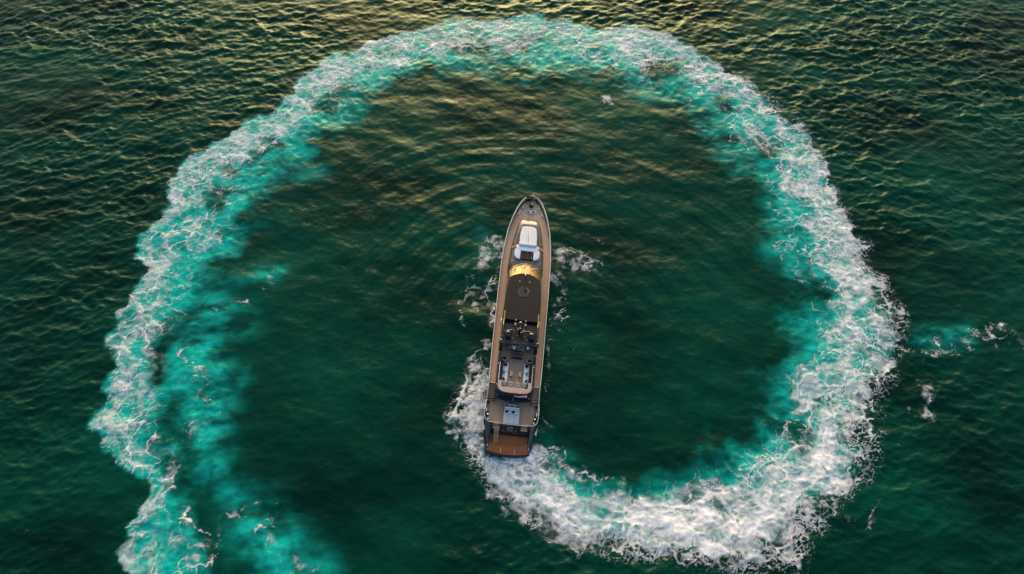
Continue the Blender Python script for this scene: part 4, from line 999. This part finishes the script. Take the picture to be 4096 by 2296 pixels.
for x, y, z, a, me, lab in ((-1.50, 11.86, 3.47, 20, pb, 'black square pillow at the forward end of the left sofa'), (1.42, 11.92, 3.47, 32, pb, 'black square pillow at the forward end of the right sofa'),
                            (-1.62, 10.73, 3.47, 3, pt, 'turquoise pillow in the middle of the left sofa'), (1.50, 10.78, 3.47, -4, pt, 'turquoise pillow in the middle of the right sofa')):
    single(link('pillow', me), (x, y, z), R(a), lab, 'pillow', 'pillows on the long sofas')
pl = pillow('pillow', .24, .50, .26, MT['black'])
for x, a, nm in ((-1.56, 30, 'left'), (1.50, -34, 'right')):
    single(link('pillow', pl), (x, 9.70, 3.47), R(a), 'black leaf-shaped pillow at the after end of the %s sofa' % nm, 'pillow', 'pillows on the long sofas')
# two wedge-shaped coffee tables
for sg, nm in ((-1, 'left'), (1, 'right')):
    t = thing('coffee_table', 'small wedge-shaped wooden coffee table before the %s sofa' % nm, 'table', 'wedge-shaped coffee tables')
    p = [(sg * .20, .46), (-sg * .20, .28), (-sg * .20, -.26), (sg * .20, -.46)]
    MB().prism(p if sg > 0 else p[::-1], .38, .45).build('tabletop', MT['paleteak'], t)
    q = [(x * .86, y * .9) for x, y in p]; MB().prism(q if sg > 0 else q[::-1], 0, .375).build('plinth', MT['trim'], t)
    put(t, (sg * .59, 10.66, 3.002))
# four white tub stools at the after counter
def make_stool():
    t = empty('tub_stool')
    MB().lathe((0, 0, 0), [(.001, .36), (.22, .36), (.25, .40), (.24, .46), (.12, .48), (.001, .48)], 16).build('seat', MT['white'], t)
    n = 14; angs = [R(20 + 140 * i / n) for i in range(n + 1)]
    MB().loft([[(q * math.cos(a), q * math.sin(a), z) for a in angs] for q, z in ((.29, .34), (.30, .70), (.24, .70), (.23, .40))], False, False).build('backrest', MT['white'], t)
    MB().lathe((0, 0, 0), [(.17, 0), (.17, .02), (.03, .04), (.03, .36)], 12).build('pedestal', MT['chrome'], t)
    MB().box((0, -.30, .30), (.26, .12, .03)).build('footrest', MT['trim'], t)
    return t
st = make_stool()
for i, (x, lab) in enumerate(((-1.42, 'leftmost white tub stool at the curved after counter'), (-.48, 'second white tub stool from the left at the curved counter'), (.44, 'third white tub stool from the left at the curved counter'), (1.34, 'rightmost white tub stool at the curved after counter'))):
    o = st if i == 0 else copy_tree(st); put(o, (x, 9.0, 3.002), R(-4 + 5 * i)); tag(o, lab, 'stool', 'white stools at the counter')

# sunbed and sofa on the after deck
t = thing('aft_sofa', 'pale blue sofa facing forward on the after deck', 'sofa')
MB().box((0, 0, .14), (2.06, .74, .26)).build('base', MT['paleteak'], t)
for sg in (-1, 1):
    MB().pad(rrect(.90, .62, .05, sg * .46, .04), .28, .42, .04).build('seat_cushion', MT['bluewhite'], t)
    MB().box((sg * 1.0, -.02, .33), (.10, .86, .62)).build('arm', MT['paleteak'], t)
MB().pad(rrect(1.96, .16, .04, 0, -.34), .1, .74, .04).build('backrest', MT['bluewhite'], t)
put(t, (.02, 6.50, 1.602))
t = thing('sunbed', 'white three-cushion sunbed reaching to the stern rail', 'sunbed')
MB().box((0, 0, .12), (2.10, 2.06, .22)).build('base', MT['paleteak'], t)
for k in (-1, 0, 1): MB().pad(rrect(.70, 2.08, .05, k * .715, 0), .24, .40, .04).build('cushion', MT['greypad'], t)
for k in (-1, 0, 1): MB().pad(rrect(.62, .16, .04, k * .64, 1.0), .38, .60, .04).build('bolster', MT['bluewhite'], t)
put(t, (.02, 4.95, 1.602))
pk = pillow('pillow', .38, .34, .16, MT['black']); pwm = pillow('pillow', .36, .36, .18, MT['flagwhite']); pg = pillow('pillow', .42, .24, .16, MT['greypad'])
for x, y, a, me, lab in ((-.66, 5.66, 2, pk, 'black pillow, left one on the sunbed'), (-.28, 5.62, -6, pwm, 'white pillow, left one on the sunbed'), (.22, 5.66, 3, pk, 'black pillow, right one on the sunbed'), (.62, 5.62, -8, pwm, 'white pillow, right one on the sunbed'),
                         (-.48, 5.38, -6, pg, 'small grey bolster pillow, left one on the sunbed'), (.46, 5.40, -4, pg, 'small grey bolster pillow, right one on the sunbed')):
    single(link('pillow', me), (x, y, 2.012), R(a), lab, 'pillow', 'pillows on the sunbed')
pr_ = pillow('pillow', .46, .26, .24, MT['black']); ptl = pillow('pillow', .50, .24, .24, MT['teal'])
for x, a, me, lab in ((-.70, -18, pr_, 'black pillow at the left end of the after sofa'), (0, -3, ptl, 'turquoise pillow in the middle of the after sofa'), (.74, 22, pr_, 'black pillow at the right end of the after sofa')):
    single(link('pillow', me), (x, 6.38, 2.03), R(a), lab, 'pillow', 'pillows on the after sofa')

# flags
def cloth(rows, cols, fn): return [[fn(i / (cols - 1), j / (rows - 1)) for i in range(cols)] for j in range(rows)]
t = thing('ensign', 'red ensign with white border streaming from the stern staff', 'flag')
def ens(u, v, off=0): return (u * 1.62, -.06 * math.sin(u * 5) - .15 * (v - .5) * (1.0 + 1.0 * u) - .08 * u ** 2 * v + off * .0, .03 * math.sin(u * 9 + v) + .12 * (.5 - v) + off)
MB().loft(cloth(4, 14, lambda u, v: ens(u, .02 + v * .62)), False, False).build('red_field', MT['red'], t)
MB().loft(cloth(3, 14, lambda u, v: ens(u, .645 + v * .30)), False, False).build('white_border', MT['flagwhite'], t)
MB().loft(cloth(3, 3, lambda u, v: ens(1.005 + u * .05, v)), False, False).build('white_edge', MT['flagwhite'], t)
put(t, (.03, 7.24, 3.86), R(4))
t = thing('courtesy_flag', 'small striped red and white flag with blue corner on the mast', 'flag')
def cf(u, v): return (u * .56, .30 * u - .34 * v + .05 * math.sin(u * 7 + v * 3), -.10 * v + .04 * math.sin(u * 8))
for k in range(7): MB().loft(cloth(2, 8, lambda u, v: cf(u if k > 3 else .42 + u * .58, (k + v * .97) / 7)), False, False).build('stripe', MT['red'] if k % 2 == 0 else MT['flagwhite'], t)
MB().loft(cloth(4, 5, lambda u, v: cf(u * .41, v * 4 / 7)), False, False).build('canton', MT['flagblue'], t)
put(t, (.0, 15.95, 6.05))

# ================================================================== PEOPLE
def skin_mesh(name, joints, edges, material, root=0, sub=1):
    """grow one continuous surface round a skeleton: joints are (x, y, z, radius)"""
    me = bpy.data.meshes.new(name); me.from_pydata([j[:3] for j in joints], edges, [])
    o = bpy.data.objects.new(name, me); COL.objects.link(o)
    md_ = o.modifiers.new('skin', 'SKIN'); md_.use_smooth_shade = True
    for i, j in enumerate(joints):
        sv = me.skin_vertices[0].data[i]; rr = j[3]; sv.radius = (rr, rr) if not isinstance(rr, tuple) else rr; sv.use_root = (i == root)
    ss = o.modifiers.new('sub', 'SUBSURF'); ss.levels = sub; ss.render_levels = sub
    bpy.context.view_layer.update()
    dg = bpy.context.evaluated_depsgraph_get(); out = bpy.data.meshes.new_from_object(o.evaluated_get(dg)); out.name = name
    bpy.data.objects.remove(o, do_unlink=True)
    out.materials.clear(); out.materials.append(material)
    out.polygons.foreach_set('use_smooth', [True] * len(out.polygons)); return out
def hand(J, E, wrist, d, up, side_, curl):
    """palm, four unequal fingers and a thumb from the side of the palm"""
    w = Vector(J[wrist][:3]); d = Vector(d).normalized(); s = Vector(side_).normalized(); u = Vector(up).normalized()
    J.append((*(w + d * .06), (.036, .020))); pi = len(J) - 1; E.append((wrist, pi))
    for k, ln in enumerate((.070, .082, .076, .058)):
        b = w + d * .10 + s * (-.030 + .020 * k); J.append((*b, .010)); E.append((pi, len(J) - 1))
        J.append((*(b + d * ln * .55 - u * curl * .3), .009)); E.append((len(J) - 2, len(J) - 1))
        J.append((*(b + d * ln * .9 - u * curl), .008)); E.append((len(J) - 2, len(J) - 1))
    b = w + d * .045 - s * .045; J.append((*b, .012)); E.append((pi, len(J) - 1)); J.append((*(b + d * .045 - s * .02), .010)); E.append((len(J) - 2, len(J) - 1))
def person(label, pose, hair, top_mat, low_mat, loc, rz, sleeves=.3, long_hair=False, legs_long=False, group=None):
    """pose: named joints in metres, standing at the origin and facing +y"""
    t = tag(empty('person'), label, 'person', group); P = {k: Vector(v) for k, v in pose.items()}
    J, E, ix = [], [], {}
    def j(n, p, r): J.append((*p, r)); ix[n] = len(J) - 1; return len(J) - 1
    def e(a, b): E.append((ix[a], ix[b]))
    hd = (P['head'] - P['neck']).normalized(); f = Vector((0, 1, 0)); f = (f - hd * f.dot(hd)).normalized()
    j('pelvis', P['pelvis'], (.135, .105)); j('belly', P['pelvis'].lerp(P['chest'], .5), (.120, .095)); j('chest', P['chest'], (.150, .105)); j('neckb', P['chest'].lerp(P['neck'], .75), .070)
    j('neck', P['neck'], .052); j('jaw', P['head'] - hd * .055 + f * .012, (.066, .075)); j('head', P['head'] + hd * .02, (.078, .092)); j('crown', P['head'] + hd * .095, .060)
    for a, b in (('pelvis', 'belly'), ('belly', 'chest'), ('chest', 'neckb'), ('neckb', 'neck'), ('neck', 'jaw'), ('jaw', 'head'), ('head', 'crown')): e(a, b)
    j('nose', P['head'] + f * .105 - hd * .01, .014); e('head', 'nose')
    for s in 'LR':
        j('sho' + s, P['sho' + s], .062); j('elb' + s, P['elb' + s], .044); j('wri' + s, P['wri' + s], .029)
        e('chest', 'sho' + s); e('sho' + s, 'elb' + s); e('elb' + s, 'wri' + s)
        d = (P['wri' + s] - P['elb' + s]).normalized(); hand(J, E, ix['wri' + s], d, Vector((0, 0, 1)) if abs(d.z) < .8 else Vector((0, -1, 0)), Vector((1 if s == 'L' else -1, 0, 0)), .025)
        j('hip' + s, P['hip' + s], .085); j('kne' + s, P['kne' + s], .056); j('ank' + s, P['ank' + s], .038); j('toe' + s, P['toe' + s], .034)
        e('pelvis', 'hip' + s); e('hip' + s, 'kne' + s); e('kne' + s, 'ank' + s); e('ank' + s, 'toe' + s)
    link('body', skin_mesh('body', J, E, MT['skin']), t)
    # shirt: torso and sleeves a little outside the body
    J2 = [(*P['pelvis'].lerp(P['chest'], .12), (.150, .122)), (*P['pelvis'].lerp(P['chest'], .5), (.142, .115)), (*P['chest'], (.172, .126)), (*P['chest'].lerp(P['neck'], .62), .088)]; E2 = [(0, 1), (1, 2), (2, 3)]
    for s in 'LR':
        J2.append((*P['sho' + s], .078)); a = len(J2) - 1; J2.append((*P['sho' + s].lerp(P['elb' + s], min(1, sleeves * 2)), .064)); E2 += [(2, a), (a, a + 1)]
        if sleeves > .5: J2.append((*P['elb' + s].lerp(P['wri' + s], .9), .044)); E2.append((a + 1, a + 2))
    link('shirt', skin_mesh('shirt', J2, E2, top_mat), t)
    J3 = [(*P['pelvis'].lerp(P['chest'], .22), (.145, .118)), (*P['pelvis'], (.158, .128))]; E3 = [(0, 1)]
    for s in 'LR':
        J3.append((*P['hip' + s], .104)); a = len(J3) - 1; J3.append((*P['hip' + s].lerp(P['kne' + s], .85 if not legs_long else 1.0), .082 if not legs_long else .070)); E3 += [(1, a), (a, a + 1)]
        if legs_long: J3.append((*P['kne' + s].lerp(P['ank' + s], .95), .055)); E3.append((a + 1, a + 2))
    link('trousers' if legs_long else 'shorts', skin_mesh('trousers', J3, E3, low_mat, 1), t)
    c = P['head'] + hd * .035; J4 = [(*(c - f * .045 - hd * .05), .075), (*(c - f * .02 + hd * .02), .092), (*(c + f * .02 + hd * .085), .062)]; E4 = [(0, 1), (1, 2)]
    if long_hair: J4 += [(*(c - f * .075 - hd * .18), .072), (*(c - f * .095 - hd * .32), .045)]; E4 += [(0, 3), (3, 4)]
    link('hair', skin_mesh('hair', J4, E4, hair, 1), t)
    for s in 'LR': link('shoe', skin_mesh('shoe', [(*(P['ank' + s] + Vector((0, -.02, -.03))), .046), (*(P['toe' + s] + Vector((0, 0, .004))), .042)], [(0, 1)], MT['black']), t)
    for sx in (-1, 1):
        MB().ball(tuple(P['head'] + f * .088 + Vector((sx * .032, 0, 0)) + hd * .015), .012, 6, 4).build('eye', MT['black'], t)
        MB().ball(tuple(P['head'] + Vector((sx * .078, 0, 0)) - hd * .005), .022, 6, 4).build('ear', MT['skin'], t)
    put(t, loc, rz); return t
stand = dict(pelvis=(0, 0, .95), chest=(0, .02, 1.32), neck=(0, .02, 1.50), head=(0, .05, 1.64), shoL=(-.19, .01, 1.40), shoR=(.19, .01, 1.40), elbL=(-.27, .03, 1.12), elbR=(.27, .03, 1.12), wriL=(-.25, .16, .90), wriR=(.25, .16, .90),
             hipL=(-.10, 0, .90), hipR=(.10, 0, .90), kneL=(-.11, .03, .49), kneR=(.11, .03, .49), ankL=(-.12, -.01, .08), ankR=(.12, -.01, .08), toeL=(-.13, .13, .04), toeR=(.13, .13, .04))
# two guests side by side at the bow, he with his left elbow out on the rail, she close against his right shoulder
a = dict(stand); a.update(elbL=(-.40, .06, 1.20), wriL=(-.30, .28, 1.02), elbR=(.32, .02, 1.16), wriR=(.44, .10, 1.12), ankL=(-.17, -.02, .08), toeL=(-.20, .12, .04))
person('dark-haired person in a black jacket at the bow, elbow out', a, MT['hairdark'], MT['jacket'], MT['shorts'], (-.58, 40.98, deck_z(41) + .004), R(4), 1.0, False, True)
b = {k: (v[0] * .9, v[1], v[2] * .95) for k, v in stand.items()}; b.update(elbR=(.24, .08, 1.08), wriR=(.20, .30, 1.00), elbL=(-.22, .12, 1.06), wriL=(-.18, .34, 1.00))
person('long-haired blond person in dark clothes at the bow beside the jackstaff', b, MT['hairblond'], MT['browncloth'], MT['shorts'], (-.20, 41.02, deck_z(41) + .004), R(-4), .95, True, True)
# two crew bending over the dining table
c = dict(stand); c.update(pelvis=(0, -.05, .92), chest=(0, .22, 1.20), neck=(0, .34, 1.32), head=(0, .43, 1.41), shoL=(-.19, .25, 1.27), shoR=(.19, .25, 1.27), elbL=(-.40, .38, 1.08), elbR=(.24, .44, 1.04), wriL=(-.52, .56, .90), wriR=(.20, .66, .86),
          hipL=(-.11, -.04, .87), hipR=(.11, -.04, .87), kneL=(-.22, .0, .48), kneR=(.22, .0, .48), ankL=(-.32, -.06, .08), ankR=(.32, -.06, .08), toeL=(-.36, .08, .04), toeR=(.36, .08, .04))
person('crew member in white shirt and black shorts leaning over the table, legs apart', c, MT['hairdark'], MT['shirt'], MT['shorts'], (-.56, 14.10, 3.004), R(2), .3, group='crew at the dining table')
d = dict(c); d.update(elbL=(-.30, .36, 1.10), wriL=(-.42, .56, .92), kneL=(-.11, .0, .48), kneR=(.13, .0, .48), ankL=(-.13, -.05, .08), ankR=(.15, -.05, .08), toeL=(-.14, .09, .04), toeR=(.17, .09, .04))
person('crew member in white shirt and black shorts at the right end of the table', d, MT['hairblond'], MT['shirt'], MT['shorts'], (1.36, 14.30, 3.004), R(10), .3, group='crew at the dining table')
